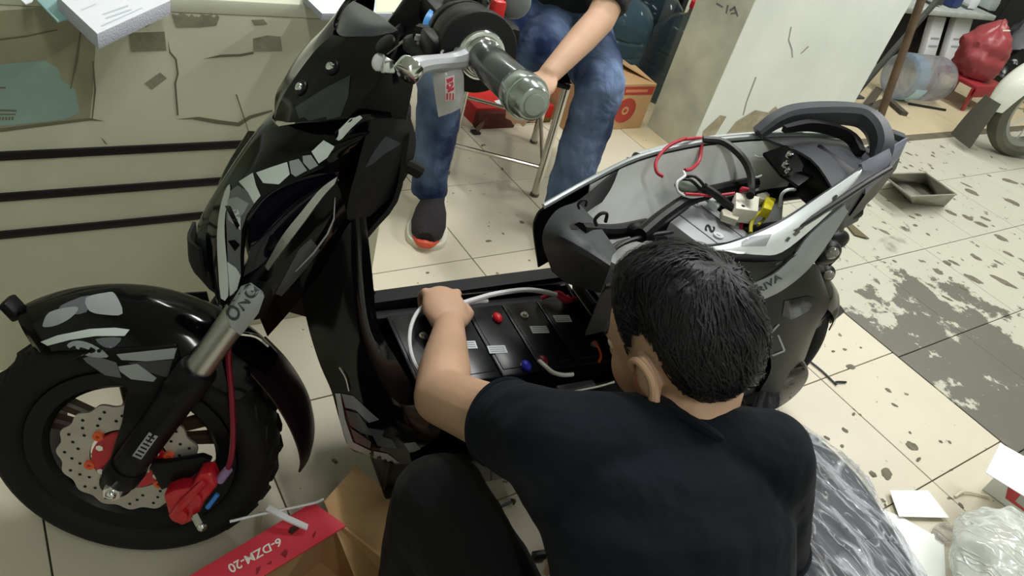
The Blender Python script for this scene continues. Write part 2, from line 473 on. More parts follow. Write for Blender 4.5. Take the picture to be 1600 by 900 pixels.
wall_back = struct(obj('wall_back', box(((XL+XR)/2, YB+.05, ZC/2), (XR-XL, .1, ZC)), M_wall, smooth=False))
struct(obj('wall_front', box(((XL+XR)/2, YF-.05, ZC/2), (XR-XL, .1, ZC)), M_wall, smooth=False))
struct(obj('wall_left', box((XL-.05, (YF+YB)/2, ZC/2), (.1, YB-YF, ZC)), M_wall, smooth=False))
struct(obj('wall_right', box((XR+.05, (YF+YB)/2, ZC/2), (.1, YB-YF, ZC)), M_wall, smooth=False))
def tiles(m, x0, x1, y0, y1, nx0, nx1, ny0, ny1, gx, gy, t, keep):
    bm = box((0, 0, -.005), (t-.003, t-.003, .0098), .0008, seg=1)
    me = bpy.data.meshes.new('tile'); bm.to_mesh(me); bm.free(); me.materials.append(m)
    for i in range(nx0, nx1):
        for j in range(ny0, ny1):
            cx, cy = gx+(i+.5)*t, gy+(j+.5)*t
            if not keep(cx, cy): continue
            o = link(bpy.data.objects.new('tile', me)); o.parent = floor_o
            o.location = V((cx, cy, 0))-floor_o.location
            o.location.z += rng.uniform(-.0004, .0002)
XB = GX+3*T                                     # where the beige tiles stop
tiles(M_beige, 0, 0, 0, 0, -4, 3, -7, 5, GX, GY, T, lambda x, y: x > -.6 and y > -.9 and y < 3.4)
# beige continues behind the pillar line
YG = 1.78
tiles(M_tan, 0, 0, 0, 0, 0, 13, 0, 5, XB, YG+.02, T, lambda x, y: y < 3.45 and x < 7.0)
TG = .42
tiles(M_grey, 0, 0, 0, 0, 0, 10, -7, 2, XB+.003, 1.0-.0, .39, lambda x, y: y > -.9)
struct(obj('trim_gutter', box(((XB+XR)/2, YG-.012, -.0025), (XR-XB, .05, .007), .001), mat('gutter', rgb(96, 90, 74), .85, var=.25, vscale=9), smooth=False))

# mud marks trodden into the tiles
M_mud = mat('mud_mark', rgb(104, 100, 84), .8, var=.3, vscale=60)
rm = random.Random(4)
def mud(px, py, a, b, ang):
    c = fl((px, py), .0004); k = (c-CAM).length/FPX*.92; pts = []
    ca, sa = math.cos(ang), math.sin(ang)
    for i in range(14):
        t = 2*PI*i/14; r = 1+rm.uniform(-.18, .18); x, y = math.cos(t)*a*r*k, math.sin(t)*b*r*k*1.5
        pts.append(c+V((x*ca-y*sa, x*sa+y*ca, 0)))
    obj('mud_mark', plate(pts, (0, 0, .0003)), M_mud, floor_o, smooth=False)
for q in ((1330, 573, 9, 4, -.2), (1425, 697, 9, 6, 1.9), (1385, 740, 8, 8, 2), (1364, 741, 6, 4, 2), (1330, 744, 6, 4, 2), (1320, 672, 5, 3, 2), (1316, 697, 4, 2, 0), (1344, 648, 2.5, 2, 0), (1334, 647, 5, 1.5, .3), (1388, 610, 5, 3, 2), (1398, 633, 5, 2, 2), (1292, 684, 5, 2, 2), (1470, 690, 3, 2, 0), (1484, 691, 3, 2, 0), (1422, 676, 3, 1.5, .4), (1380, 782, 4, 2, 1.9), (1384, 790, 4, 1.5, 1), (1435, 718, 8, 1.5, .2), (1302, 549, 4, 1.5, 0), (1320, 546, 4, 2, 0), (1345, 543, 2.5, 1.5, 0), (1502, 790, 5, 2, 1),
          (1382, 362, 8, 3, 2), (1518, 300, 11, 5, 2.2), (1512, 340, 9, 4, 2), (1487, 333, 9, 4, 2), (1533, 350, 10, 4, 2.3), (1466, 424, 8, 5, 2), (1521, 436, 13, 5, 2), (1568, 440, 18, 5, 2), (1506, 450, 6, 3, 2), (1525, 402, 9, 4, 1.6), (1565, 372, 10, 5, 2.2), (1575, 396, 8, 3, 2), (1490, 410, 9, 3, 2), (1480, 411, 7, 4, 2), (1430, 352, 5, 2, 0), (1450, 366, 4, 2, 1), (1425, 339, 5, 2, 2), (1398, 408, 4, 2, 2), (1582, 316, 12, 5, 2), (1578, 283, 14, 4, 2.6), (1510, 289, 9, 2, 2), (1560, 410, 8, 2, 2), (1480, 466, 9, 2, 2), (1405, 253, 4, 2, 0), (1415, 262, 4, 2, 2), (1457, 263, 3, 1.5, 0), (1420, 240, 6, 2, 2), (1540, 342, 8, 3, 2.4), (1600, 430, 9, 4, 2),
          (815, 347, 4, 3, 0), (786, 365, 2, 2, 0), (698, 363, 2, 2, 0), (785, 264, 5, 1.2, 1), (602, 337, 2, 1, 0), (525, 722, 3, 2, 0)): mud(*q)

# tube fittings on the ceiling (the lamps that light the shop, plus the added fill tube)
for p, ln, pw, wh in TUBES:
    t = thing('tube_fitting', 'ceiling batten with glowing fluorescent tube '+wh, 'lamp', (p[0], p[1], ZC-.09), 0, 'ceiling tube lamps')
    obj('batten', box((p[0], p[1], ZC-.03), (.09, ln+.06, .055), .006), mat('lamp_white', (.8, .8, .8), .5), t)
    obj('tube', cyl((p[0], p[1]-ln/2, ZC-.085), (p[0], p[1]+ln/2, ZC-.085), .014, n=12), mat('tube_glow', (1, 1, 1), .5, emit=(.93, 1, .96), es=6), t)
    for s in (-1, 1): obj('socket', box((p[0], p[1]+s*(ln/2+.01), ZC-.07), (.03, .02, .06), .003), MATS['lamp_white'], t)

# ---- pillar / wall stub
PX0, PX1, PY0, PY1 = 2.31, 3.305, 1.766, 2.03
M_plaster = mat('white_plaster', rgb(240, 245, 240), .75, bump=.35, bscale=22, var=.07, vscale=3)
pillar = struct(obj('wall_pillar', box(((PX0+PX1)/2, (PY0+PY1)/2, ZC/2), (PX1-PX0, PY1-PY0, ZC), .006), M_plaster))
bv = bvh_of(pillar)
M_bare = mat('bare_cement', rgb(160, 150, 128), .9, bump=.4, bscale=60, var=.25, vscale=20)
M_dado = mat('grey_dado', rgb(182, 184, 164), .8, bump=.3, bscale=30, var=.2, vscale=7)
M_pencil = mat('pencil', rgb(95, 100, 105), .8)
M_crack = mat('crack', rgb(150, 152, 144), .9)
# grey-green lower paint on the narrow side
obj('paint_coat', box((PX0-.0009, (PY0+PY1)/2, .44), (.0014, PY1-PY0-.006, .88)), M_dado, pillar, smooth=False)
decal('plaster_chip', [(1130, 215), (1150, 190), (1180, 172), (1200, 176), (1212, 166), (1222, 180), (1205, 196), (1190, 210), (1170, 222), (1150, 228)], None, M_bare, pillar, bvh=bv, sm=1)
decal('plaster_chip', [(1098, 205), (1125, 180), (1135, 182), (1118, 210), (1095, 225)], None, M_bare, pillar, bvh=bv, sm=1)
decal('crack', [(1237, 42), (1233, 62), (1238, 76), (1239, 90), (1237, 90), (1236, 78), (1231, 63), (1235, 42)], None, M_crack, pillar, bvh=bv)
decal('crack', [(1262, 72), (1250, 84), (1252, 84), (1264, 73)], None, M_crack, pillar, bvh=bv)
decal('crack', [(1180, 120), (1165, 160), (1160, 180), (1162, 180), (1167, 160), (1182, 121)], None, M_crack, pillar, bvh=bv)
for q in ([(1136, 8), (1134, 20), (1136, 21), (1139, 8)], [(1140, 15), (1148, 10), (1149, 12), (1141, 18)], [(1146, 10), (1152, 26), (1154, 25), (1149, 10)], [(1142, 20), (1150, 19), (1150, 21), (1142, 22)], [(1120, 4), (1130, 10), (1129, 12), (1119, 6)]):
    decal('pencil_mark', q, None, M_pencil, pillar, bvh=bvh_of(pillar, *[c for c in pillar.children if c.name.startswith('paint_coat')]), off=.001)

# ---- desk with three black bands
YD = 1.25
M_desk = mat('desk_cream', rgb(198, 198, 174), .55, bump=.12, bscale=14, var=.07, vscale=4)
desk = thing('reception_desk', 'cream desk with three black bands and torn tape along its panel', 'desk', (0, YD+.3, 0))
panel = obj('panel', box((-.305, YD+.012, .355), (1.99, .024, .71), .002), M_desk, desk)
obj('side_panel', box((.68, YD+.325, .355), (.02, .60, .71), .002), M_desk, desk)
obj('side_panel', box((-1.29, YD+.325, .355), (.02, .60, .71), .002), M_desk, desk)
top = obj('desktop', box((-.30, YD+.309, .7225), (2.02, .62, .025), .004), mat('desk_top', rgb(214, 216, 196), .4, var=.08), desk)
M_band = mat('black_band', rgb(24, 20, 22), .5)
for z in (.468, .391, .316):
    obj('band', box((-.305, YD-.0015, z-.0005), (1.988, .005, .0155), .001), M_band, desk)
bd = bvh_of(panel)
M_tape = mat('grey_tape', rgb(150, 148, 126), .6, bump=.3, bscale=90, var=.15, vscale=30)
M_tape2 = mat('clear_tape', rgb(160, 158, 132), .35, var=.12, vscale=16)
M_blue = mat('torn_blue_sticker', rgb(146, 172, 164), .6, var=.12, vscale=18)
M_line = mat('crack_dark', rgb(118, 114, 92), .9)
def dtape(nm, poly, m, off=.0008, **k): return decal(nm, poly, None, m, panel, off=off, bvh=bd, **k)
dtape('tape_piece', [(-40, 20), (-40, 205), (60, 198), (140, 186), (145, 140), (150, 60), (130, 40), (100, 14), (60, 12)], M_tape2, .0005)
dtape('sticker', [(-40, 106), (20, 98), (70, 94), (90, 106), (97, 125), (118, 140), (124, 176), (100, 187), (40, 193), (-40, 200)], M_blue, .001)
dtape('sticker_print', [(-10, 170), (26, 171), (26, 174), (-10, 173)], M_line, .0014); dtape('sticker_print', [(-10, 177), (24, 177), (24, 179), (-10, 179)], M_line, .0014)
for k in range(5): dtape('sticker_print', [(-2+k*5, 182), (1+k*5, 182), (1+k*5, 187), (-2+k*5, 187)], M_line, .0014)
dtape('sticker_print', [(-10, 135), (9, 135), (9, 138), (-10, 138)], M_line, .0014)
dtape('tape_piece', [(201, 51), (257, 49), (260, 79), (205, 81)], M_tape)
dtape('tape_piece', [(267, 9), (300, 11), (326, 18), (343, 26), (338, 40), (310, 43), (275, 43), (268, 22)], M_tape)
dtape('tape_piece', [(226, 130), (250, 113), (261, 122), (237, 140)], M_tape)
dtape('tape_piece', [(395, 60), (418, 55), (438, 57), (441, 80), (396, 81)], M_tape)
dtape('tape_piece', [(392, 31), (412, 30), (418, 38), (398, 40)], M_tape)
dtape('chipped_patch', [(205, 38), (215, 26), (236, 20), (240, 34), (228, 42), (222, 41)], M_band)
for q in ([(316, 92), (345, 85), (375, 84), (396, 80), (396, 84), (376, 88), (345, 89)], [(275, 186), (310, 182), (340, 187), (372, 191), (390, 180), (425, 171), (426, 174), (392, 185), (374, 197), (338, 193), (300, 186)],
          [(127, 50), (122, 95), (111, 138), (109, 138), (118, 95), (124, 50)], [(146, 95), (150, 140), (145, 185), (143, 185), (147, 140), (144, 95)], [(262, 62), (266, 80), (276, 92), (279, 115), (275, 130), (279, 180), (276, 180), (272, 130), (276, 115), (273, 93), (264, 82)],
          [(0, 60), (40, 55), (90, 45), (90, 47), (40, 58), (0, 63)], [(0, 200), (60, 193), (140, 184), (165, 189), (140, 188), (60, 198), (0, 206)], [(368, 147), (392, 218), (393, 218), (370, 147)], [(157, 214), (164, 224), (168, 226), (163, 219)]):
    dtape('crack', q, M_line, .0011)

# papers on the desk
M_paper = mat('white_paper', rgb(232, 236, 244), .7)
M_edge = mat('paper_edge', rgb(188, 190, 204), .8, bump=.5, bscale=400)
ZT = .735
def sheet(px, z, th, m): return plate([fl(p, z) for p in px], (0, 0, -th), .0004)
# a stack of sheets pushed over the edge of the desk
corner = [(152, 56), (90, -4), (20, -72), (280, -58), (268, 4)]
t = thing('paper_stack', 'thick stack of printed white sheets hanging over the desk edge', 'papers', fl((180, -10), ZT+.001))
z1 = ZT+.022
pts = [fl(p, z1) for p in [(152, 54), (88, -6), (190, -90), (266, 2)]]
st = obj('sheets', plate(pts, (0, 0, -.020), .0006), M_edge, t)
tp = obj('top_sheet', plate([p+V((0, 0, .0012)) for p in pts], (0, 0, -.001)), M_paper, t)
b2 = bvh_of(tp); M_print = mat('grey_print', rgb(200, 205, 214), .7)
for q in ([(126, 16), (150, 6), (151, 7), (127, 17)], [(160, 22), (200, 8), (201, 10), (161, 24)], [(165, 28), (205, 14), (206, 16), (166, 30)], [(158, 40), (222, 12), (223, 13), (159, 42)]): decal('printed_line', q, None, M_print, tp, bvh=b2, off=.0005)
tag(obj('folder', plate([fl(p, ZT+.004) for p in [(90, 33), (50, -8), (96, -40), (128, 20)]], (0, 0, -.003), .0006), mat('teal_card', rgb(150, 190, 190), .6)), 'teal folder under the stack of white sheets on the desk', 'folder')
tag(obj('paper_slip', plate([fl(p, ZT+.003) for p in [(40, 6), (33, 0), (36, -22), (60, -14), (50, 2)]], (0, 0, -.0015)), M_paper), 'small white slip peeking from beside the teal folder', 'paper')
t = thing('form_pad', 'white form pad lying at the desk corner behind the windscreen', 'papers', fl((560, 0), ZT))
pts = [fl(p, ZT+.012) for p in [(503, 22), (474, -6), (500, -60), (640, -50), (612, 22)]]
obj('sheets', plate(pts, (0, 0, -.011), .0006), M_edge, t)
obj('top_sheet', plate([p+V((0, 0, .0012)) for p in pts], (0, 0, -.001)), M_paper, t)
tag(obj('green_card', plate([fl(p, ZT+.0145) for p in [(588, 19), (586, -40), (660, -30), (640, 18)]], (0, 0, -.001)), mat('pale_green_card', rgb(222, 236, 200), .6)), 'pale green card on top of the white form pad', 'card')
# ================================================================ the electric scooter
M_gloss = mat('gloss_black', rgb(6, 6, 9), .10, spec=.32)
M_purp = mat('gloss_plum_black', rgb(12, 8, 22), .12, coat=.2)
M_matte = mat('matte_black_plastic', rgb(24, 24, 27), .55, spec=.3, bump=.15, bscale=500)
M_satin = mat('satin_black_plastic', rgb(14, 14, 17), .38, spec=.25)
M_dgrey = mat('dark_grey_plastic', rgb(58, 60, 68), .45, bump=.08, bscale=400)
M_smoke = mat('smoked_visor', rgb(50, 52, 58), .22, coat=.3, var=.25, vscale=16)
M_tyre = mat('tyre_rubber', rgb(22, 21, 21), .7, spec=.3, bump=.2, bscale=160)
M_chrome = mat('chrome', (.75, .76, .78), .12, metal=1)
M_steel = mat('brushed_steel', (.55, .55, .55), .32, metal=1, bump=.1, bscale=300)
M_disc = mat('brake_disc_steel', (.52, .49, .46), .42, metal=.7, var=.1, vscale=30)
M_red = mat('red_caliper', rgb(186, 28, 42), .3, coat=.4)
M_orange = mat('orange_bushing', rgb(220, 90, 50), .4)
M_white = mat('decal_white', rgb(206, 214, 214), .35, coat=.2)
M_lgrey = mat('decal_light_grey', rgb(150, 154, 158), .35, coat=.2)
M_mgrey = mat('decal_mid_grey', rgb(98, 100, 106), .35, coat=.2)
M_dgd = mat('decal_dark_grey', rgb(58, 60, 64), .35, coat=.2)
M_flap = mat('mud_flap', rgb(26, 12, 18), .35)
M_alu = mat('grey_aluminium', rgb(178, 180, 185), .45, metal=.1)
M_inner = mat('pale_inner_plastic', rgb(238, 241, 241), .5, var=.03)
M_wred = mat('red_wire', rgb(176, 36, 56), .45); M_wblk = mat('black_wire', rgb(20, 20, 22), .45); M_wwht = mat('white_wire', rgb(222, 222, 226), .4)
M_yel = mat('yellow_connector', rgb(214, 200, 40), .45); M_wyel = mat('yellow_wire', rgb(178, 168, 50), .45)
M_hose = mat('red_brake_hose', rgb(120, 14, 40), .35)
M_blue2 = mat('blue_fitting', rgb(50, 120, 200), .35)
M_clear = mat('clear_film', rgb(190, 190, 200), .2, alpha=.42, spec=.6, bump=.4, bscale=50)
M_grip = mat('wrapped_grip', rgb(70, 74, 76), .28, coat=.5, bump=.15, bscale=60)

SC = thing('electric_scooter', 'black electric scooter with grey camouflage decals, stripped open with seat removed', 'scooter', matrix=SM)
def sobj(n, bm, m, p=None, **k): return obj(n, bm, m, p or SC, world=False, **k)     # scooter-local
def wobj(n, bm, m, p=None, **k): bm.transform(WL); return obj(n, bm, m, p or SC, world=False, **k)  # wheel frame

# ---------------- front wheel (built in its own steered frame, axle along Y)
R0 = .207
tp = [(.150, -.034), (.158, -.046), (.172, -.052), (.186, -.050), (.197, -.042), (.204, -.026), (R0, 0), (.204, .026), (.197, .042), (.186, .050), (.172, .052), (.158, .046), (.150, .034), (.146, 0), (.150, -.034)]
wheel = wobj('front_wheel', lathe([(.118, -.030), (.126, -.038), (.150, -.040), (.152, -.034), (.143, -.026), (.140, 0), (.143, .026), (.152, .034), (.150, .040), (.126, .038), (.118, .030), (.126, 0), (.118, -.030)], 64, axis='Y'), M_satin)
tyre = wobj('tyre', lathe(tp, 72, axis='Y'), M_tyre, wheel)
# tread blocks
bms = []
for k in range(30):
    for s in (-1, 1):
        a = 2*PI*k/30+(.1 if s > 0 else 0)
        b = box((0, 0, 0), (.026, .024, .010), .002, seg=1)
        b.transform(Matrix.Rotation(.5*s, 4, 'Z')); b.transform(Matrix.Translation((0, s*.024, .2015)) @ Matrix.Rotation(-s*.45, 4, 'X')); b.transform(Matrix.Rotation(a, 4, 'Y')); bms.append(b)
tr = wobj('tread', merge(*bms), M_tyre, wheel); tr['kind'] = 'stuff'
wobj('hub', merge(cyl((0, -.045, 0), (0, .045, 0), .034, n=28, bev=.003), cyl((0, -.05, 0), (0, .05, 0), .05, .05, 28, .003)), M_satin, wheel)
for k in range(5):
    for s in (-.16, .16):
        a = 2*PI*k/5+.35+s
        p0 = V((math.cos(a+s*.8)*.03, 0, math.sin(a+s*.8)*.03)); p1 = V((math.cos(a)*.124, 0, math.sin(a)*.124))
        wobj('spoke', sweep([p0, (p0+p1)/2, p1], [.010, .0085, .010], sm=2, prof=[(1.1, .6), (.7, 1), (-.7, 1), (-1.1, .6), (-1.1, -.6), (-.7, -1), (.7, -1), (1.1, -.6)], up=(0, 1, 0)), mat('spoke_bronze', rgb(64, 44, 32), .45), wheel)
# wavy drilled disc
def disc_bm():
    bm = new(); n = 180; ro, ri = .099, .056
    def ring(r, y, wav): return [bm.verts.new(((r+(.0028*math.cos(16*2*PI*i/n) if wav else 0))*math.cos(2*PI*i/n), y, (r+(.0028*math.cos(16*2*PI*i/n) if wav else 0))*math.sin(2*PI*i/n))) for i in range(n)]
    A, B, C, D = ring(ro, -.049, 1), ring(ro, -.045, 1), ring(ri, -.049, 0), ring(ri, -.045, 0)
    for i in range(n):
        j = (i+1) % n
        bm.faces.new((A[i], A[j], C[j], C[i])); bm.faces.new((B[i], D[i], D[j], B[j])); bm.faces.new((A[i], B[i], B[j], A[j])); bm.faces.new((C[i], C[j], D[j], D[i]))
    bmesh.ops.recalc_face_normals(bm, faces=bm.faces); return bm
disc = wobj('brake_disc', disc_bm(), M_disc, wheel)
M_hole = mat('hole_dark', rgb(14, 12, 12), .8)
bms = []
for k in range(48):
    a = 2*PI*k/48; r = (.090, .081, .072)[k % 3]
    bms.append(cyl((r*math.cos(a), -.0495, r*math.sin(a)), (r*math.cos(a), -.0445, r*math.sin(a)), .0024, n=10))
wobj('disc_holes', merge(*bms), M_hole, wheel)
wobj('disc_carrier', lathe([(.026, -.05), (.046, -.052), (.052, -.0525), (.052, -.047), (.026, -.044)], 48, axis='Y'), M_red, wheel)
for k in range(6):
    a = 2*PI*k/6+.3; c = V((math.cos(a)*.058, -.051, math.sin(a)*.058))
    wobj('bushing', lathe([(.0028, -.003), (.0075, -.003), (.0075, .003), (.0028, .003), (.0028, -.003)], 16, Matrix.Translation(c), axis='Y'), M_orange, wheel)
    d = V((math.cos(a+.25)*.045, -.0525, math.sin(a+.25)*.045)); wobj('carrier_bolt', cyl(d, d+V((0, -.004, 0)), .0055, n=6), M_chrome, wheel)

# ---------------- fork, caliper, hose
def FK(t, y): return V((math.cos(math.radians(64.6))*t, y, math.sin(math.radians(64.6))*t))
for s in (-1, 1):
    y = s*.088
    fk = wobj('fork_leg', merge(cyl(FK(-.018, y), FK(.19, y), .023, .025, 24, .004), cyl(FK(.185, y), FK(.235, y), .0275, .026, 24, .004), cyl(FK(.0, y), FK(.03, y), .027, .027, 24, .004)), M_satin)
    wobj('stanchion', cyl(FK(.22, y), FK(.40, y), .0185, n=24), M_steel, fk)
    wobj('axle_nut', merge(cyl((0, y+s*.018, 0), (0, y+s*.034, 0), .0125, n=6), ball((0, y+s*.034, 0), .008, 10)), M_chrome, fk)
    wobj('fork_guard', plate([FK(.03, y-s*.01)+V((-.03, 0, .0)), FK(.10, y-s*.01)+V((-.045, 0, 0)), FK(.15, y-s*.01)+V((-.06, 0, .01)), FK(.17, y-s*.01), FK(.05, y-s*.01)], (0, -s*.012, 0), .003), M_satin, fk)
    if s < 0:
        stk = wobj('sticker', box((0, 0, 0), (.050, .0012, .013), .0003, Matrix.Translation(FK(.095, y-.0235)) @ Matrix.Rotation(-math.radians(64.6), 4, 'Y')), M_lgrey, fk)
        for q in range(6): wobj('sticker_bar', box((-.019+q*.0076, -.001, 0), (.0022, .0012, .009), 0, Matrix.Translation(FK(.095, y-.0235)) @ Matrix.Rotation(-math.radians(64.6), 4, 'Y')), M_matte, fk)
wobj('axle', cyl((0, -.09, 0), (0, .09, 0), .008, n=16), M_steel)
cal = wobj('brake_caliper', plate([V(p) for p in [(.060, -.062, -.022), (.070, -.062, -.070), (.088, -.062, -.082), (.108, -.062, -.066), (.118, -.062, -.03), (.135, -.062, .006), (.125, -.062, .030), (.108, -.062, .026), (.098, -.062, -.004), (.078, -.062, -.010)]], (0, -.03, 0), .005, seg=3), M_red)
wobj('caliper_rib', merge(sweep([V((.075, -.092, -.06)), V((.09, -.095, -.03)), V((.118, -.092, .016))], [.006, .008, .006], 8), cyl((.085, -.09, -.055), (.085, -.099, -.055), .013, n=20, bev=.002), cyl((.105, -.09, -.02), (.105, -.099, -.02), .011, n=20, bev=.002)), M_red, cal)
wobj('caliper_mount', plate([V(p) for p in [(.03, -.066, .012), (.05, -.066, -.04), (.09, -.066, -.01), (.120, -.066, .030), (.105, -.066, .036), (.06, -.066, .018)]], (0, .012, 0), .003), M_satin, cal)
wobj('banjo_bolt', merge(cyl((.108, -.094, -.052), (.118, -.104, -.060), .0075, n=6), ball((.120, -.106, -.062), .0075, 12)), M_chrome, cal)
wobj('mount_bolt', cyl((.03, -.07, .015), (.03, -.082, .015), .009, n=6), M_steel, cal)
wobj('hose_fitting', merge(cyl((.124, -.096, -.034), (.136, -.088, -.012), .0036, n=10)), M_blue2, cal)
hs = wobj('brake_hose', sweep([W(342, 752, -.075), W(357, 730, -.075), W(364, 690, -.07), W(362, 620, -.065), W(357, 560, -.06), W(362, 520, -.05), W(380, 480, -.03)], .0042, 8), M_hose)
wobj('hose_sleeve', cyl(W(343, 750, -.077), W(357, 733, -.077), .0075, .0065, 12), mat('lilac_sleeve', rgb(140, 120, 160), .4), hs)

# ---------------- front fender (arc over the tyre) and mud flap
def fender_pt(ang, t, hw):     # t -1..1 across
    a = math.radians(ang); r = .262-.055*abs(t)**2.6; 
    return V((r*math.cos(a), t*hw, r*math.sin(a)))
rows = []
for ang, hw in ((128, .034), (122, .052), (112, .063), (98, .070), (84, .074), (68, .074), (54, .070), (44, .060)):
    rows.append([fender_pt(ang, t, hw) for t in (-1, -.85, -.6, -.3, 0, .3, .6, .85, 1)])
fen = wobj('front_fender', patch(rows, .003, 4, 4, out=(0, 0, 1)), M_gloss)
stays = []
for s in (-1, 1):
    y = s*.077
    side = wobj('fender_stay', plate([V((p.x, y, p.z)) for p in [W(112, 562, -.077), W(150, 548, -.077), W(200, 545, -.077), W(275, 540, -.077), W(285, 575, -.077), W(250, 640, -.077), W(222, 690, -.077), W(205, 660, -.077), W(198, 605, -.077), W(175, 592, -.077)]], (0, -s*.005, 0), .0015), M_satin, fen); stays.append(side)
rows = []
for x_, z_, hw in ((.172, .186, .050), (.205, .150, .054), (.232, .110, .057), (.250, .072, .059), (.258, .040, .058), (.257, .012, .050)):
    rows.append([V((x_-.010*abs(t)**2, t*hw, z_)) for t in (-1, -.5, 0, .5, 1)])
wobj('mud_flap', patch(rows, .003, 3, 4, out=(1, 0, 0)), M_flap)
wobj('fender_lip', merge(box((0, 0, 0), (.03, .03, .014), .004, Matrix.Translation((-.168, 0, .205)) @ Matrix.Rotation(.9, 4, 'Y'))), M_satin, fen)
for q in range(2): wobj('reflector', sweep([W(420-q*3, 540, -.06), W(400, 525, -.06), W(370+q*10, 520, -.065)], .003, 6), M_chrome, fen) if q == 0 else None
bf = bvh_of(fen, stays[0])
def fd(poly, m, sm=3, off=.0008): return decal('camo_decal', poly, None, m, fen, bvh=bf, sm=sm, off=off)
fd([(68, 505), (78, 488), (110, 480), (123, 482), (112, 496), (90, 508), (70, 511)], M_lgrey)
fd([(135, 466), (165, 458), (180, 460), (192, 490), (165, 492), (140, 486)], M_lgrey)
fd([(95, 478), (140, 462), (135, 488), (100, 490)], M_mgrey, off=.0006)
fd([(64, 534), (90, 524), (140, 514), (180, 512), (203, 515), (195, 525), (150, 525), (110, 531), (75, 540)], M_white, 1)
fd([(105, 540), (120, 532), (145, 538), (170, 556), (150, 558), (125, 552)], M_lgrey)
fd([(150, 530), (190, 528), (172, 545)], M_mgrey)
fd([(182, 553), (276, 543), (272, 560), (230, 564), (190, 562)], M_lgrey, 1)
fd([(120, 546), (150, 556), (182, 566), (190, 590), (165, 586), (135, 566)], M_mgrey, 1, .0006)
fd([(200, 566), (270, 562), (262, 590), (230, 580)], M_dgd, 1, .0006)
fd([(185, 572), (215, 568), (245, 590), (240, 596), (205, 592), (188, 580)], M_lgrey, 1)
# ONG sticker sits on the upper fork cover
cov = wobj('fork_cover', merge(cyl(FK(.352, -.088), FK(.47, -.088), .027, .030, 24, .003)), M_satin)
wobj('fork_cover', merge(cyl(FK(.352, .088), FK(.47, .088), .027, .030, 24, .003)), M_satin)
wobj('steering_yoke', merge(box((0, 0, 0), (.06, .21, .03), .006, Matrix.Translation(FK(.46, 0)) @ Matrix.Rotation(-math.radians(25), 4, 'Y')), cyl(FK(.44, 0)-V((.03, 0, 0)), FK(.80, 0)-V((.03, 0, 0)), .022, n=20)), M_satin)

# ---------------- front bodywork (fixed to the frame, symmetric about the centre plane)
def both(name, bm, m, p=None, dx=0):
    b2 = mir(bm.copy()); b2.transform(Matrix.Translation((dx, -dx*.5, 0))); a = sobj(name, bm, m, p); b = sobj(name, b2, m, p); return a, b
rid = lambda x, z: V((x, 0, z))
# windscreen: visor with raised lip
ws = []
top_e = [L(552, 1, .05), L(575, 13, .02), L(600, 29, -.02), L(622, 47, -.055)]
mid_e = [L(538, 14, .036), L(552, 27, .004), L(575, 41, -.028), L(612, 52, -.055)]
low_e = [L(524, 45, .012), L(533, 56, -.018), L(565, 57, -.04), L(610, 56, -.060)]
visor = sobj('windscreen', patch([top_e, mid_e, low_e], .003, 4, 4, out=(-1, -.4, 1.5)), M_smoke)
sobj('visor_bracket', plate([L(612, 46, -.02), L(640, 22, .03), L(632, 44, .0), L(620, 56, -.03)], (.006, .004, -.004), .001), M_satin)
# near and far flank of the upper fairing
def flank(s):
    r = [[L(520, 54, 0), L(545, 59, -.03), L(582, 57, -.055), L(622, 52, -.070), L(646, 78, -.075)],
         [L(488, 84, 0), L(520, 95, -.035), L(562, 96, -.060), L(606, 98, -.080), L(648, 115, -.085)],
         [L(442, 150, 0), L(480, 150, -.040), L(530, 143, -.068), L(590, 143, -.088), L(642, 152, -.095)],
         [L(428, 188, 0), L(455, 190, -.040), L(510, 188, -.070), L(575, 184, -.090), L(634, 187, -.100)]]
    if s > 0: r = [[V((p.x, -p.y, p.z)) for p in q] for q in r]
    return r
fl_n = sobj('upper_fairing', patch(flank(-1), .0035, 5, 4, out=(-.6, -1, 1)), M_gloss)
fl_f = sobj('upper_fairing', patch(flank(1), .0035, 5, 4, out=(-.6, 1, 1)), M_gloss)
bu = bvh_of(fl_n)
decal('fairing_inset', [(462, 168), (505, 140), (548, 118), (545, 150), (532, 182), (480, 196), (468, 185)], None, mat('inset_gloss', rgb(30, 38, 44), .12, coat=.5), fl_n, bvh=bu, off=.001)
for px, py in ((519, 106), (471, 138), (496, 74)):
    h, n, i, d = bu.ray_cast(CAM, ray((px, py)).normalized())
    if h:
        obj('screw', merge(cyl(h-n*.002, h+n*.006, .0055, .0048, 16, .001), cyl(h+n*.004, h+n*.0068, .0026, n=6)), M_chrome, fl_n)
        obj('washer', cyl(h-n*.001, h+n*.0025, .0095, .009, 20, .001), M_satin, fl_n)
# nose: C-shaped camouflage panel, outer (ridge side) to inner edge
def cpanel(s):
    outer = [L(600, 182, -.085), L(520, 190, -.060), L(455, 194, -.035), L(405, 212, -.010), L(352, 286, -.004), L(320, 346, -.004), L(320, 398, -.015), L(338, 468, -.045)]
    inner = [L(553, 232, -.095), L(505, 262, -.095), L(450, 286, -.092), L(412, 308, -.090), L(388, 345, -.088), L(380, 390, -.088), L(378, 432, -.088), L(366, 472, -.085)]
    mid = []
    for a, b in zip(outer, inner):
        m_ = a*.5+b*.5; m_ = m_+V((-.008, -.012, .004)); mid.append(m_)
    rows = [outer, mid, inner]
    if s > 0: rows = [[V((p.x+.006, -p.y*.5, p.z-.004)) for p in r[3:]] for r in rows]
    return rows
cp_n = sobj('nose_panel', patch(cpanel(-1), .003, 4, 5, out=(-.6, -1, .8)), M_gloss)
cp_f = sobj('nose_panel', patch(cpanel(1), .003, 4, 5, out=(-.6, 1, .8)), M_gloss)
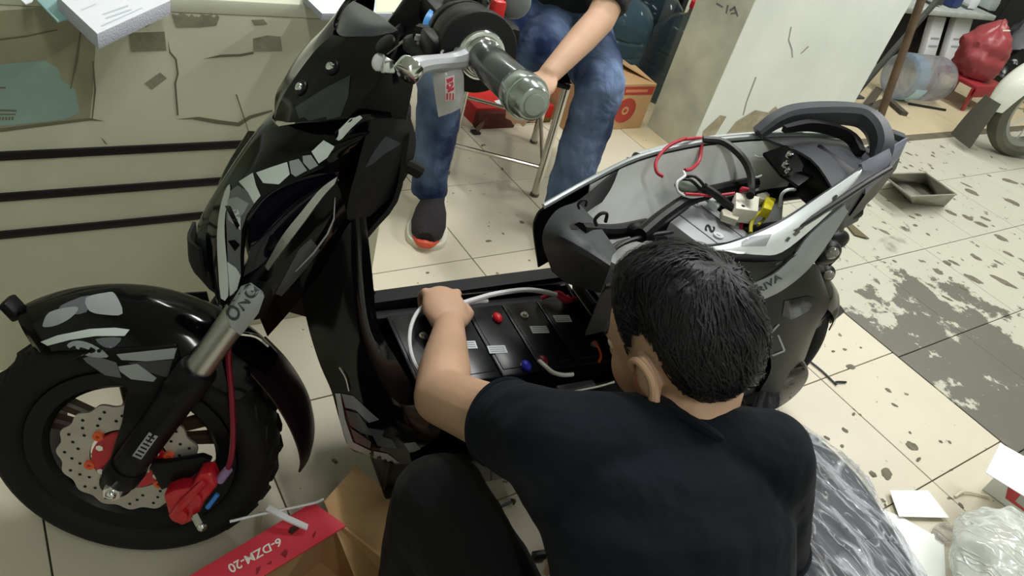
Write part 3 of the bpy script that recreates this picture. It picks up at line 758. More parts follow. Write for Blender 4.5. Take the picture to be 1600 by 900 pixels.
# headlamp nose strip down the centre and dark chin
nose_rows = []
for (x, z), hw in (((.160, .764), .030), ((.138, .738), .030), ((.100, .668), .026), ((.076, .612), .024), ((.074, .570), .026), ((.086, .545), .024)):
    nose_rows.append([V((x+.012, -hw, z)), V((x, 0, z)), V((x+.012, hw, z))])
sobj('headlamp', patch(nose_rows, .006, 3, 4, out=(-1, 0, 1)), mat('headlamp_glass', rgb(46, 52, 52), .1, coat=.6))
sobj('chin', patch([[V((.074, -.03, .60)), V((.064, 0, .596)), V((.074, .03, .60))], [V((.080, -.045, .555)), V((.068, 0, .55)), V((.080, .045, .555))], [V((.10, -.05, .535)), V((.095, 0, .53)), V((.10, .05, .535))]], .004, 3, 4, out=(-1, 0, 0)), M_matte)
bc = bvh_of(cp_n)
def cd_(poly, m, sm=2, off=.0009): return decal('camo_decal', poly, None, m, cp_n, bvh=bc, sm=sm, off=off)
cd_([(360, 288), (352, 300), (344, 330), (340, 370), (342, 420), (346, 466), (357, 462), (356, 420), (352, 370), (353, 335), (360, 305)], M_white, 2)
cd_([(358, 300), (372, 290), (390, 300), (398, 318), (386, 336), (378, 360), (376, 400), (377, 430), (366, 460), (358, 462), (356, 400), (354, 340)], M_mgrey, 1, .0006)
cd_([(374, 284), (396, 270), (401, 290), (408, 306), (398, 318), (388, 300)], M_white, 1)
cd_([(401, 270), (425, 261), (449, 253), (453, 272), (436, 288), (412, 286)], M_white, 1)
cd_([(452, 252), (467, 248), (480, 266), (462, 276), (455, 271)], M_lgrey, 1)
cd_([(473, 244), (486, 242), (497, 258), (484, 265), (474, 254)], M_lgrey, 1)
cd_([(487, 237), (506, 220), (523, 229), (511, 246), (498, 255)], M_white, 1)
cd_([(357, 312), (372, 308), (390, 318), (383, 332), (366, 350), (357, 343)], M_lgrey, 1, .0012)
cd_([(353, 322), (362, 322), (376, 352), (372, 358)], M_gloss, 1, .0015)
cd_([(364, 328), (373, 327), (377, 340), (377, 360), (370, 350)], M_white, 1, .0012)
cd_([(357, 376), (368, 374), (376, 382), (368, 392)], M_gloss, 1, .0012)
cd_([(356, 408), (370, 418), (377, 430), (371, 452), (360, 462)], M_white, 1, .0012)
# white upper blade on the near side
fb = both('fairing_blade', patch([[L(524, 210, -.102), L(545, 190, -.100), L(562, 180, -.098), L(610, 176, -.096)], [L(527, 222, -.100), L(552, 204, -.100), L(568, 190, -.100), L(612, 182, -.100)]], .003, 4, 3, out=(-.5, -1, .6)), M_gloss, dx=.04)
decal('blade_strip', [(524, 222), (530, 204), (548, 186), (562, 180), (566, 184), (548, 200), (534, 216)], None, M_white, fb[0], sm=1, off=.001)
# dished flank with chrome strip, both sides
def dish():
    rows = [[L(388, 345, -.090), L(420, 306, -.092), L(470, 282, -.096), L(530, 268, -.100)],
            [L(392, 380, -.074), L(425, 350, -.070), L(468, 315, -.078), L(528, 276, -.098)],
            [L(380, 432, -.088), L(410, 412, -.088), L(460, 358, -.094), L(526, 282, -.100)]]
    return rows
both('dished_flank', patch(dish(), .003, 5, 5, out=(-.3, -1, .6)), M_purp, dx=.055)
def strip():
    return [[L(527, 276, -.104), L(500, 296, -.106), L(470, 332, -.106), L(440, 370, -.102), L(414, 416, -.094)],
            [L(523, 287, -.108), L(503, 309, -.112), L(475, 347, -.112), L(445, 387, -.108), L(418, 423, -.098)]]
both('chrome_strip', patch(strip(), .004, 4, 3, out=(-.3, -1, .6)), M_steel, dx=.055)
def flank2():
    return [[L(526, 284, -.102), L(490, 326, -.105), L(450, 380, -.102), L(412, 426, -.094), L(392, 448, -.085)],
            [L(536, 312, -.108), L(505, 360, -.112), L(462, 415, -.106), L(428, 456, -.096), L(400, 482, -.085)],
            [L(545, 345, -.100), L(515, 396, -.100), L(482, 450, -.095), L(450, 490, -.085), L(418, 526, -.075)]]
f2 = both('lower_flank', patch(flank2(), .003, 5, 5, out=(-.3, -1, .6)), M_gloss, dx=.05)
decal('pinstripe', [(524, 308), (522, 342), (512, 366), (490, 396), (462, 424), (461, 423), (488, 394), (510, 364), (520, 341), (523, 308)], None, M_lgrey, f2[0], off=.001)
decal('gloss_inset', [(468, 388), (486, 372), (500, 390), (470, 428), (440, 462), (430, 458)], None, M_dgd, f2[0], off=.0009)
# inner core so the fairing is a closed body
core = [V((.26, 0, .85)), V((.20, 0, .80)), V((.13, 0, .68)), V((.10, 0, .58)), V((.14, 0, .50)), V((.22, 0, .46)), V((.24, 0, .60)), V((.26, 0, .74))]
sobj('fairing_core', plate([p+V((.03, -.055, 0)) for p in core], (0, .11, 0), .02), M_satin)
# glove-box / rear face of the front body
def apron(s):
    rows = [[L(640, 178, -.075), L(650, 220, -.06), L(642, 262, -.06), L(618, 300, -.07), L(578, 338, -.085)],
            [L(612, 184, -.100), L(606, 232, -.105), L(592, 276, -.105), L(570, 312, -.105), L(552, 346, -.100)],
            [L(580, 186, -.098), L(566, 230, -.100), L(556, 270, -.102), L(546, 305, -.104), L(540, 340, -.102)]]
    return rows
ap = both('apron_shell', patch(apron(-1), .004, 4, 4, out=(0.3, -1, .6)), M_matte)
decal('hatch_panel', [(602, 212), (626, 224), (600, 240), (582, 256), (570, 262), (585, 235)], None, M_dgrey, ap[0], off=.001)
sobj('apron_back', patch([[V((.300, -.085, .79)), V((.325, 0, .80)), V((.300, .085, .79))], [V((.300, -.085, .70)), V((.330, 0, .705)), V((.300, .085, .70))], [V((.262, -.085, .62)), V((.290, 0, .62)), V((.262, .085, .62))], [V((.275, -.10, .49)), V((.315, 0, .49)), V((.275, .10, .49))], [V((.32, -.11, .36)), V((.355, 0, .35)), V((.32, .11, .36))]], .006, 4, 4, out=(2, 0, .8)), M_matte)
sobj('apron_hook', sweep([L(630, 255, -.06), L(645, 262, -.06), L(655, 268, -.06)], .010, 10), M_matte)
# steering tube / down tube trunk
sobj('down_tube', sweep([V((.27, 0, .80)), V((.265, 0, .60)), V((.28, 0, .42)), V((.38, 0, .20)), V((.50, 0, .15))], .035, 14), M_satin)
# leg-shield side panel (near/far)
def legside():
    rows = [[L(472, 468, -.095), L(505, 420, -.105), L(545, 350, -.105), L(572, 338, -.090)],
            [L(484, 520, -.11), L(515, 485, -.122), L(555, 440, -.122), L(582, 430, -.100)],
            [L(500, 570, -.125), L(530, 545, -.138), L(570, 520, -.138), L(592, 510, -.115)],
            [L(518, 612, -.14), L(548, 600, -.152), L(590, 590, -.152), L(625, 570, -.135)],
            [L(530, 655, -.145), L(565, 645, -.165), L(615, 640, -.165), L(660, 630, -.15)],
            [L(546, 700, -.15), L(580, 700, -.17), L(630, 690, -.17), L(690, 670, -.155)],
            [L(575, 712, -.14), L(620, 726, -.155), L(680, 716, -.155), L(760, 705, -.15)]]
    return rows
ls = both('leg_shield', patch(legside(), .004, 5, 4, out=(0, -1, .6)), M_gloss)
bl = bvh_of(ls[0])
def ld(poly, m, sm=1, off=.001): return decal('camo_decal', poly, None, m, ls[0], bvh=bl, sm=sm, off=off)
ld([(524, 614), (532, 614), (540, 655), (552, 690), (580, 704), (578, 712), (545, 698), (532, 660)], M_lgrey)
ld([(534, 614), (552, 618), (575, 640), (592, 655), (576, 660), (556, 640), (540, 636)], M_mgrey)
ld([(540, 640), (560, 645), (575, 668), (600, 672), (596, 684), (565, 676), (548, 664)], M_dgd)
ld([(548, 668), (566, 680), (580, 690), (578, 700), (556, 690)], mat('decal_brown_grey', rgb(84, 72, 72), .35, coat=.2))
ld([(584, 704), (605, 708), (624, 722), (620, 728), (600, 724), (584, 714)], M_lgrey)
ld([(580, 676), (612, 686), (620, 700), (590, 696)], M_dgd)
ld([(630, 692), (648, 690), (660, 704), (640, 706)], M_mgrey)
sobj('seam_trim', sweep([L(531, 573, -.142), L(541, 590, -.150), L(546, 610, -.156)], .002, 6), M_chrome)

# ---------------- step-through floor tray
tray = sobj('battery_tray', merge(
    box((.565, 0, .155), (.44, .30, .02), .006),
    box((.565, -.135, .24), (.44, .012, .17), .004), box((.575, .135, .245), (.44, .012, .19), .004),
    box((.352, 0, .25), (.012, .28, .18), .004), box((.79, 0, .25), (.012, .28, .18), .004)), M_satin)
sobj('tray_rim', sweep([V((.36, .142, .335)), V((.58, .150, .342)), V((.79, .148, .356))], .010, 10, prof=[(.6, -1.6), (.6, 1.6), (-.6, 1.6), (-.6, -1.6)]), M_matte, tray)
sobj('tray_rim', sweep([V((.36, -.142, .330)), V((.58, -.150, .330)), V((.79, -.148, .335))], .010, 10, prof=[(.6, -1.6), (.6, 1.6), (-.6, 1.6), (-.6, -1.6)]), M_matte, tray)
sobj('tray_rail', box((.575, .112, .318), (.42, .022, .018), .004), M_matte, tray)
sobj('side_sill', patch([[V((.36, -.150, .325)), V((.56, -.158, .325)), V((.80, -.155, .33))], [V((.37, -.172, .26)), V((.56, -.178, .25)), V((.80, -.17, .26))], [V((.40, -.155, .17)), V((.56, -.16, .15)), V((.80, -.15, .17))]], .004, 4, 4, out=(0, -3, 1)), M_gloss)
sobj('side_sill', mir(patch([[V((.36, -.150, .325)), V((.56, -.158, .325)), V((.80, -.155, .33))], [V((.37, -.172, .26)), V((.56, -.178, .25)), V((.80, -.17, .26))], [V((.40, -.155, .17)), V((.56, -.16, .15)), V((.80, -.15, .17))]], .004, 4, 4, out=(0, -3, 1))), M_gloss)
sobj('tray_clip', box((.66, -.140, .345), (.075, .016, .012), .003), M_dgrey, tray)
sobj('tray_latch', sweep([V((.63, -.150, .348)), V((.70, -.150, .35)), V((.73, -.150, .356))], .0028, 6), M_chrome, tray)

# ---------------- frame and rear
for s in (-1, 1):
    sobj('frame_rail', sweep([V((.40, s*.07, .14)), V((.78, s*.075, .15)), V((.86, s*.08, .36)), V((.93, s*.075, .52)), V((1.10, s*.06, .585)), V((1.28, s*.04, .62))], .015, 12), M_satin)
sobj('seat_crossbar', sweep([L(905, 360, -.06), L(960, 362, -.02), L(1010, 352, .03)], .013, 10), M_satin)
sobj('frame_brace', sweep([L(1000, 368, -.05), L(1040, 335, 0), L(1090, 306, .05), L(1180, 285, .07)], .013, 10), M_satin)
# front cowl of the seat tub
cow = [[L(862, 424, -.02), L(885, 442, -.05), L(910, 450, -.08), L(938, 458, -.11)],
       [L(847, 371, -.02), L(876, 380, -.07), L(913, 399, -.11), L(952, 421, -.145)],
       [L(868, 330, .02), L(893, 343, -.03), L(922, 364, -.07), L(957, 400, -.12)],
       [L(902, 315, .05), L(916, 330, .01), L(936, 352, -.04), L(964, 392, -.10)]]
M_cowl = mat('cowl_plastic', rgb(44, 48, 53), .5, bump=.1, bscale=400)
cowl = sobj('tub_cowl', patch(cow, .005, 5, 5, out=(-.5, -1, 1.2)), M_cowl)
cof = [[L(850, 372, 0), L(882, 356, .05), L(920, 325, .11), L(962, 300, .145)], [L(868, 330, .02), L(902, 314, .06), L(935, 288, .11), L(964, 264, .145)]]
sobj('tub_cowl', patch(cof, .005, 5, 3, out=(-.5, 1, .6)), M_satin)
bcw = bvh_of(cowl)
for q in ([(890, 352), (898, 349), (906, 354), (902, 359), (893, 359)],): decal('bolt_hole', q, None, M_hole, cowl, bvh=bcw, off=.001)
def hinge(c, sc=1):
    return merge(sweep([c+V((0, 0, .0)), c+V((-.012*sc, 0, .02*sc)), c+V((0, 0, .038*sc)), c+V((.02*sc, 0, .036*sc)), c+V((.026*sc, 0, .01*sc))], .005*sc, 8))
hp = L(932, 352, -.09); sobj('hinge_lug', hinge(hp, .55), M_matte); sobj('hinge_lug', hinge(L(905, 326, -.03), .4), M_matte); sobj('hinge_lug', merge(ball(L(992, 360, -.02), .014, 12), cyl(L(985, 365, -.02), L(1000, 356, -.02), .008, n=10)), M_matte)
# tub rim outline (x, half width, z)
RIM = [(.66, .115, .545), (.76, .140, .582), (.86, .150, .626), (.98, .142, .662), (1.08, .118, .69), (1.18, .088, .712), (1.27, .06, .725)]
def rimp(s, dz=0, dw=0): return [V((x, s*(w_+dw), z+dz)) for x, w_, z in RIM]
def side_rows(s):
    if s < 0: return [rimp(s), [V((x, s*(w_-.004), z-.022)) for x, w_, z in RIM], [V((x+.005, s*(w_-.008), z-.06)) for x, w_, z in RIM], [V((x+.02, s*(w_*.80), z-.125)) for x, w_, z in RIM]]
    return [rimp(s), [V((x, s*(w_+.012), z-.022)) for x, w_, z in RIM], [V((x+.005, s*(w_+.016), z-.06)) for x, w_, z in RIM], [V((x+.02, s*(w_*.86), z-.125)) for x, w_, z in RIM]]
far = sobj('seat_tub', patch(side_rows(1), .004, 4, 3, out=(.9, 3, .8)), M_satin)
near = sobj('seat_tub', patch(side_rows(-1), .004, 4, 3, out=(.9, -3, .8)), M_dgrey)
# pale inner lining of the far wall and near wall
def lin_rows(s):
    return [rimp(s, -.004, -.008), [V((x, s*(w_-.022), z-.05)) for x, w_, z in RIM], [V((x, s*(w_*.62), z-.115)) for x, w_, z in RIM], [V((x, s*(w_*.36), z-.16)) for x, w_, z in RIM]]
sobj('tub_lining', patch([r[1:6] for r in lin_rows(1)], .003, 4, 3, out=(.9, 0, .9)), M_inner)
sobj('tub_lining', patch([r[1:6] for r in lin_rows(-1)], .003, 4, 3, out=(.9, 0, .9)), M_satin)
sobj('tub_floor', plate([V((x, w_*.42, z-.165)) for x, w_, z in RIM[1:6]]+[V((x, -w_*.42, z-.165)) for x, w_, z in RIM[1:6]][::-1], (0, 0, -.004)), M_satin)
for s in (-1, 1):
    sobj('rim_seal', sweep(rimp(s, .003, -.002), .0055, 8), M_wblk if s < 0 else mat('rim_silver', rgb(170, 176, 178), .3, metal=.4))
# clear protective film edge on the far rim
sobj('rim_film', patch([[V((x, w_-.002, z+.010)) for x, w_, z in RIM[2:6]], [V((x, w_+.016, z+.002)) for x, w_, z in RIM[2:6]], [V((x, w_+.020, z-.02)) for x, w_, z in RIM[2:6]]], .001, 4, 3, out=(.9, 3, 2)), mat('pale_film', rgb(206, 212, 214), .2, alpha=.92, bump=.5, bscale=80))
# white/silver near side trim
trim_rows = [[L(1085, 388, -.160), L(1140, 380, -.160), L(1215, 350, -.140), L(1285, 306, -.11), L(1330, 276, -.085), L(1347, 264, -.07)],
             [L(1100, 390, -.170), L(1150, 388, -.170), L(1220, 368, -.156), L(1285, 326, -.122), L(1326, 292, -.095), L(1346, 268, -.075)],
             [L(1150, 394, -.172), L(1185, 398, -.172), L(1222, 394, -.162), L(1275, 352, -.126), L(1318, 310, -.098), L(1345, 272, -.075)]]
tw = sobj('side_trim', patch(trim_rows, .004, 4, 4, out=(0, -3, 1.4)), mat('pearl_white', rgb(226, 232, 236), .3, coat=.4))
b_t = mir(patch(trim_rows, .004, 4, 4, out=(0, -3, 1.4))); b_t.transform(Matrix.Translation((.03, -.012, -.095))); sobj('side_trim', b_t, MATS['pearl_white'])
bt = bvh_of(tw)
def td(poly, m, sm=1): return decal('trim_print', poly, None, m, tw, bvh=bt, sm=sm, off=.001)
td([(1160, 372), (1205, 366), (1196, 384), (1158, 384)], M_lgrey)
td([(1226, 376), (1231, 370), (1235, 371), (1230, 378)], M_dgd, 1)
td([(1238, 366), (1246, 359), (1250, 362), (1242, 369)], M_dgd, 1)
td([(1238, 360), (1250, 354), (1256, 355), (1246, 362)], M_dgd, 1)
td([(1264, 342), (1276, 333), (1280, 335), (1268, 345)], M_mgrey, 1)
td([(1280, 330), (1284, 325), (1286, 326), (1282, 332)], M_dgd, 1)
td([(1300, 309), (1306, 304), (1308, 307), (1302, 313)], M_dgd, 2)
# upper deck between rim and trim
deck = [[p for p in rimp(-1, .0, .004)[2:7]], [L(1085, 386, -.152), L(1140, 377, -.150), L(1215, 346, -.130), L(1285, 302, -.100), L(1346, 260, -.062)]]
sobj('side_deck', patch(deck, .003, 5, 4, out=(0, -2, 2)), M_dgrey)
# silver lower plate with lettering
low_rows = [[L(1178, 442, -.150), L(1210, 428, -.150), L(1240, 400, -.140), L(1266, 366, -.125), L(1320, 320, -.10)],
            [L(1180, 458, -.156), L(1214, 442, -.156), L(1248, 412, -.146), L(1276, 374, -.128), L(1322, 326, -.10)],
            [L(1186, 471, -.152), L(1222, 454, -.152), L(1260, 424, -.140), L(1290, 386, -.125), L(1326, 330, -.10)]]
lp_ = sobj('name_plate', patch(low_rows, .004, 4, 4, out=(0, -3, 1)), mat('silver_plate', rgb(150, 156, 160), .35, metal=.3, bump=.1, bscale=80))
text_on('lettering', 'RIVA', [(1186, 459), (1222, 435), (1217, 426), (1182, 450)], lp_, M_dgd)
b_t = mir(patch(low_rows, .004, 4, 4, out=(0, -3, 1))); b_t.transform(Matrix.Translation((0, -.02, -.06))); sobj('name_plate', b_t, MATS['silver_plate'])
# body under the seat
und = [[L(1085, 400, -.150), L(1180, 410, -.150), L(1246, 398, -.132), L(1308, 344, -.088)], [L(1090, 440, -.15), L(1180, 440, -.150), L(1238, 400, -.138), L(1300, 345, -.10)], [L(1100, 480, -.13), L(1180, 470, -.14), L(1240, 440, -.125), L(1290, 390, -.10)]]
sobj('under_panel', patch(und, .004, 4, 4, out=(0, -3, .5)), M_satin); b_t = mir(patch(und, .004, 4, 4, out=(0, -3, .5))); b_t.transform(Matrix.Translation((.03, -.01, -.10))); sobj('under_panel', b_t, M_satin)
sobj('belly_core', plate([V((.68, -.09, .50)), V((.82, -.09, .45)), V((1.05, -.09, .45)), V((1.18, -.09, .52)), V((1.10, -.09, .46)), V((.92, -.09, .40)), V((.76, -.09, .39))], (0, .18, 0), .008), M_satin)
sobj('belly_front', patch([[V((.66, -.10, .50)), V((.64, 0, .52)), V((.67, .09, .49))], [V((.71, -.11, .46)), V((.69, 0, .47)), V((.72, .10, .45))], [V((.77, -.12, .39)), V((.76, 0, .40)), V((.77, .11, .39))], [V((.80, -.12, .33)), V((.80, 0, .33)), V((.80, .12, .33))]], .005, 4, 4, out=(-3, 0, .2)), M_satin)
# tail: wing lamp, grab rail, under tail
wing = [L(1350, 272, -.05), L(1385, 246, -.03), L(1412, 224, -.01), L(1402, 256, -.015), L(1378, 290, -.025), L(1340, 332, -.045), L(1336, 312, -.055)]
tl = sobj('tail_lamp', plate(wing, (0, .05, -.004), .005), M_satin)
sobj('wing_top', patch([[L(1346, 256, -.06), L(1382, 236, -.04), L(1420, 215, -.012)], [L(1352, 280, -.075), L(1386, 254, -.055), L(1412, 232, -.025)], [L(1352, 304, -.078), L(1382, 274, -.058), L(1405, 248, -.03)]], .006, 4, 3, out=(1, -2, 2)), mat('wing_grey', rgb(112, 114, 128), .4), tl)
sobj('wing_side', patch([[L(1352, 304, -.078), L(1382, 274, -.058), L(1406, 248, -.03)], [L(1328, 338, -.072), L(1364, 310, -.055), L(1400, 264, -.03)]], .006, 4, 3, out=(.5, -2, 1)), M_satin, tl)
sobj('under_tail', plate([L(1346, 270, -.075), L(1330, 320, -.08), L(1318, 368, -.07), L(1300, 352, -.09), L(1310, 310, -.09)], (.0, .11, 0), .005), M_satin)
sobj('deck_rear', patch([[V((1.10, -.108, .698)), V((1.12, 0, .715)), V((1.10, .108, .698))], [V((1.18, -.086, .715)), V((1.19, 0, .728)), V((1.18, .086, .715))], [V((1.26, -.05, .725)), V((1.28, 0, .732)), V((1.26, .05, .725))]], .005, 4, 4, out=(1, 0, 4)), M_dgrey)
gr = sweep([L(1184, 208, .105), L(1212, 188, .105), L(1242, 178, .10), L(1290, 176, .085), L(1340, 180, .055), L(1366, 196, .02), L(1378, 226, -.015), L(1372, 262, -.04)], [.012, .014, .016, .018, .019, .019, .018, .016], sm=5, prof=[(1, -.7), (1, .7), (.5, 1.1), (-.5, 1.1), (-1, .7), (-1, -.7), (-.5, -1.1), (.5, -1.1)], up=(0, 0, 1))
grab = sobj('grab_rail', gr, M_dgrey)
sobj('rail_cover', sweep([L(1225, 202, .06), L(1262, 196, .06), L(1300, 202, .045), L(1330, 216, .02), L(1345, 240, -.02)], [.006, .009, .010, .010, .008], sm=4, prof=[(1, -.8), (1, .8), (-1, .8), (-1, -.8)], up=(0, 0, 1)), M_satin, grab)
sobj('rail_stub', plate([L(1395, 218, .03), L(1415, 208, .02), L(1418, 216, 0), L(1400, 232, .01)], (.0, .05, -.01), .003), M_dgrey, grab)
# latch bracket with screws
br = sobj('latch_bracket', plate([L(1192, 238, .07), L(1228, 226, .05), L(1285, 242, .02), L(1290, 262, -.01), L(1248, 290, -.03), L(1222, 272, .02)], (0, 0, -.006), .002), M_satin)
for px, py in ((1233, 243), (1227, 258), (1231, 267), (1288, 262), (1300, 255), (1287, 268)):
    c = L(px, py, .015); sobj('screw', merge(cyl(c-V((0, 0, .004)), c+V((0, 0, .006)), .0062, n=12, bev=.001), cyl(c+V((0, 0, .004)), c+V((0, 0, .009)), .003, n=6)), M_chrome, br)
sobj('seat_latch', merge(box(L(1278, 262, .01), (.03, .018, .016), .003), sweep([L(1268, 256, .01), L(1280, 250, .01), L(1292, 258, .01)], .003, 8)), M_chrome, br)
sobj('lining_clip', sweep([L(1178, 243, .08), L(1186, 246, .08), L(1192, 245, .08)], .0022, 6), M_white); sobj('lining_clip', sweep([L(1176, 275, .06), L(1182, 277, .06), L(1190, 274, .06)], .0022, 6), M_white)
sobj('lock_loop', sweep([L(1219, 322, -.03), L(1221, 305, -.03), L(1230, 297, -.03), L(1242, 296, -.02)], .003, 8), M_white)
# controller
c0, c1, c2, c3 = L(1048, 345, 0), L(1098, 310, .05), L(1168, 370, -.0), L(1108, 392, -.06)
zc = .575
c0, c1, c2, c3 = [LZ(px, py, zc) for px, py in ((1047, 346), (1097, 309), (1172, 366), (1108, 392))]
ctl = sobj('controller', plate([c0, c1, c2, c3], (0, 0, -.045), .003), M_alu)
sobj('controller_groove', plate([c0.lerp(c1, .26)+V((0, 0, .0006)), c0.lerp(c1, .28)+V((0, 0, .0006)), c3.lerp(c2, .28)+V((0, 0, .0006)), c3.lerp(c2, .26)+V((0, 0, .0006))], (0, 0, -.001)), M_dgrey, ctl)
sobj('controller_groove', plate([c0.lerp(c1, .80)+V((0, 0, .0006)), c0.lerp(c1, .815)+V((0, 0, .0006)), c3.lerp(c2, .815)+V((0, 0, .0006)), c3.lerp(c2, .80)+V((0, 0, .0006))], (0, 0, -.001)), M_dgrey, ctl)
text_on('lettering', 'S', [(1100, 360), (1103, 350), (1118, 355), (1115, 365)], ctl, M_wblk)
for px, py in ((1087, 319), (1122, 369)):
    c = LZ(px, py, zc+.001); sobj('mount_tab', merge(cyl(c, c+V((0, 0, .003)), .0095, n=16), cyl(c+V((0, 0, .002)), c+V((0, 0, .0045)), .004, n=6)), M_white, ctl)
# white relay block, yellow plug, other plugs
zr = .615
q = [LZ(px, py, zr) for px, py in ((1150, 300), (1187, 307), (1185, 330), (1150, 325))]
rel = sobj('relay_block', plate(q, (0, 0, -.03), .002), mat('cream_block', rgb(240, 238, 222), .5))
for px, py in ((1175, 308), (1161, 322)):
    c = LZ(px, py, zr); sobj('hole', cyl(c-V((0, 0, .002)), c+V((0, 0, .0008)), .0036, n=12), M_hole, rel)
q = [LZ(px, py, zr+.004) for px, py in ((1198, 306), (1213, 310), (1206, 328), (1193, 324))]
sobj('plug', plate(q, (0, 0, -.02), .002), M_yel)
q = [LZ(px, py, zr-.002) for px, py in ((1182, 303), (1198, 299), (1204, 304), (1196, 312), (1188, 310))]
sobj('plug', plate(q, (0, 0, -.018), .002), mat('plug_grey', rgb(190, 186, 170), .5))
q = [LZ(px, py, .60) for px, py in ((1128, 327), (1133, 325), (1156, 338), (1153, 344), (1130, 336))]
sobj('plug', plate(q, (0, 0, -.014), .002), MATS['plug_grey'])
q = [LZ(px, py, .605) for px, py in ((1108, 311), (1115, 306), (1129, 315), (1122, 322))]
sobj('plug', plate(q, (0, 0, -.014), .002), M_white)
def wire(pts, m, r=.0028, name='wire'): return sobj(name, sweep(pts, r, 8), m)
wire([L(1072, 216, .14), L(1045, 228, .13), L(1026, 250, .11), L(1026, 268, .09), L(1036, 276, .08)], M_wred, .0034)
wire([L(1098, 218, .14), L(1096, 232, .13), L(1092, 252, .11), L(1080, 264, .09), L(1070, 266, .08)], M_wred, .0034)
wire([L(1068, 218, .14), L(1085, 216, .145), L(1100, 216, .142)], M_wred, .0034)
wire([L(1098, 218, .14), L(1130, 222, .12), L(1158, 244, .08), L(1172, 270, .05), L(1174, 296, .02), L(1172, 306, 0)], M_wblk, .0075, 'harness')
wire([L(1068, 268, .07), L(1070, 275, .05), L(1058, 285, .04), L(1060, 300, .03), L(1078, 308, .03), L(1098, 306, .03)], M_wwht, .0025)
wire([L(1070, 276, .06), L(1086, 276, .05), L(1100, 290, .04), L(1110, 304, .03)], M_wblk, .003)
wire([L(1065, 280, .06), L(1080, 282, .05), L(1095, 296, .04), L(1108, 306, .03)], M_wblk, .003)
wire([L(1070, 303, .03), L(1090, 304, .03), L(1115, 306, .03), L(1148, 302, .02)], M_wred, .003)
wire([L(1100, 292, .04), L(1118, 304, .03), L(1135, 318, .02), L(1158, 338, .0), L(1165, 350, 0)], M_wblk, .008, 'harness')
wire([L(1158, 300, .02), L(1160, 295, .02), L(1168, 296, .02)], M_wred, .004)
wire([L(1156, 330, 0), L(1160, 340, 0), L(1158, 352, -.01), L(1156, 360, -.02)], M_wred, .004)
wire([L(1196, 328, .0), L(1182, 336, -.01), L(1174, 350, -.03), L(1173, 364, -.05)], M_wyel, .0035)
wire([L(1200, 326, .0), L(1194, 342, -.01), L(1184, 352, -.03)], M_wyel, .003)
wire([L(935, 420, -.1), L(965, 385, -.08), L(1005, 370, -.05), L(1050, 362, -.02)], M_wblk, .004)
wire([L(905, 418, -.1), L(945, 392, -.08), L(985, 375, -.05), L(1040, 372, -.02)], M_wblk, .004)
sobj('foam_block', ball(L(1075, 290, .06), .022, 14, (1.4, .8, .5)), mat('grey_foam', rgb(120, 130, 120), .9))
# rear wheel, hub motor, swing arm, hugger, stand
AX = 1.25
RM = Matrix.Translation((AX, 0, R0))
rw = sobj('rear_wheel', lathe([(.118, -.040), (.150, -.042), (.152, -.036), (.140, 0), (.152, .036), (.150, .042), (.118, .040), (.126, 0), (.118, -.040)], 48, RM, axis='Y'), M_satin)
tyr = lathe([(r, h*1.12) for r, h in tp], 64, RM, axis='Y'); sobj('tyre', tyr, M_tyre, rw)
sobj('hub_motor', merge(lathe([(0, -.085), (.03, -.085), (.075, -.075), (.110, -.055), (.122, -.035), (.122, .035), (.110, .055), (.075, .075), (.03, .085), (0, .085)], 40, RM, axis='Y')), M_satin, rw)
bms = []
for k in range(30):
    for s in (-1, 1):
        b = box((0, 0, 0), (.026, .026, .010), .002, seg=1); b.transform(Matrix.Translation((0, s*.026, .2015)) @ Matrix.Rotation(-s*.4, 4, 'X')); b.transform(Matrix.Rotation(2*PI*k/30+(.1 if s > 0 else 0), 4, 'Y')); b.transform(RM); bms.append(b)
tr = sobj('tread', merge(*bms), M_tyre, rw); tr['kind'] = 'stuff'
for s in (-1, 1):
    sobj('swing_arm', sweep([V((.84, s*.10, .24)), V((1.05, s*.105, .22)), V((AX, s*.10, R0))], [.026, .024, .026], 12), M_satin)
    sobj('shock_absorber', merge(cyl((AX-.03, s*.09, .24), (AX-.17, s*.08, .54), .010, n=14), sweep([V((AX-.05-.10*t+.018*math.cos(t*44), s*.088+.018*math.sin(t*44), .275+.215*t)) for t in np.linspace(0, 1, 60)], .0035, 6, sm=1)), mat('spring_dark', rgb(40, 40, 44), .4, metal=.5))
sobj('axle_cover', merge(cyl((AX, -.135, R0), (AX, -.095, R0), .075, .085, 32, .008)), M_gloss)
hug = []
for ang, hw in ((150, .05), (120, .066), (95, .072), (70, .072), (45, .068), (25, .055)):
    a = math.radians(ang); r = .245
    hug.append([V((AX+(r-.05*abs(t)**3)*math.cos(a), t*hw, R0+(r-.05*abs(t)**3)*math.sin(a))) for t in (-1, -.8, -.4, 0, .4, .8, 1)])
sobj('rear_fender', patch(hug, .003, 3, 4, out=(1.3, 0, 2)), M_gloss)
hg = [[L(1180, 470, -.135), L(1226, 446, -.135), L(1272, 412, -.12), L(1286, 436, -.11)], [L(1196, 520, -.14), L(1234, 490, -.14), L(1276, 466, -.125), L(1296, 474, -.11)], [L(1205, 575, -.14), L(1232, 555, -.14), L(1256, 535, -.13), L(1276, 512, -.11)], [L(1188, 610, -.135), L(1215, 612, -.135), L(1240, 590, -.13), L(1258, 560, -.11)]]
sobj('tail_guard', patch(hg, .004, 4, 4, out=(0, -3, 1)), M_satin); sobj('tail_guard', mir(patch(hg, .004, 4, 4, out=(0, -3, 1))), M_satin)
gd_ = [o for o in SC.children if o.name.startswith('tail_guard')][0]; bg_ = bvh_of(gd_)
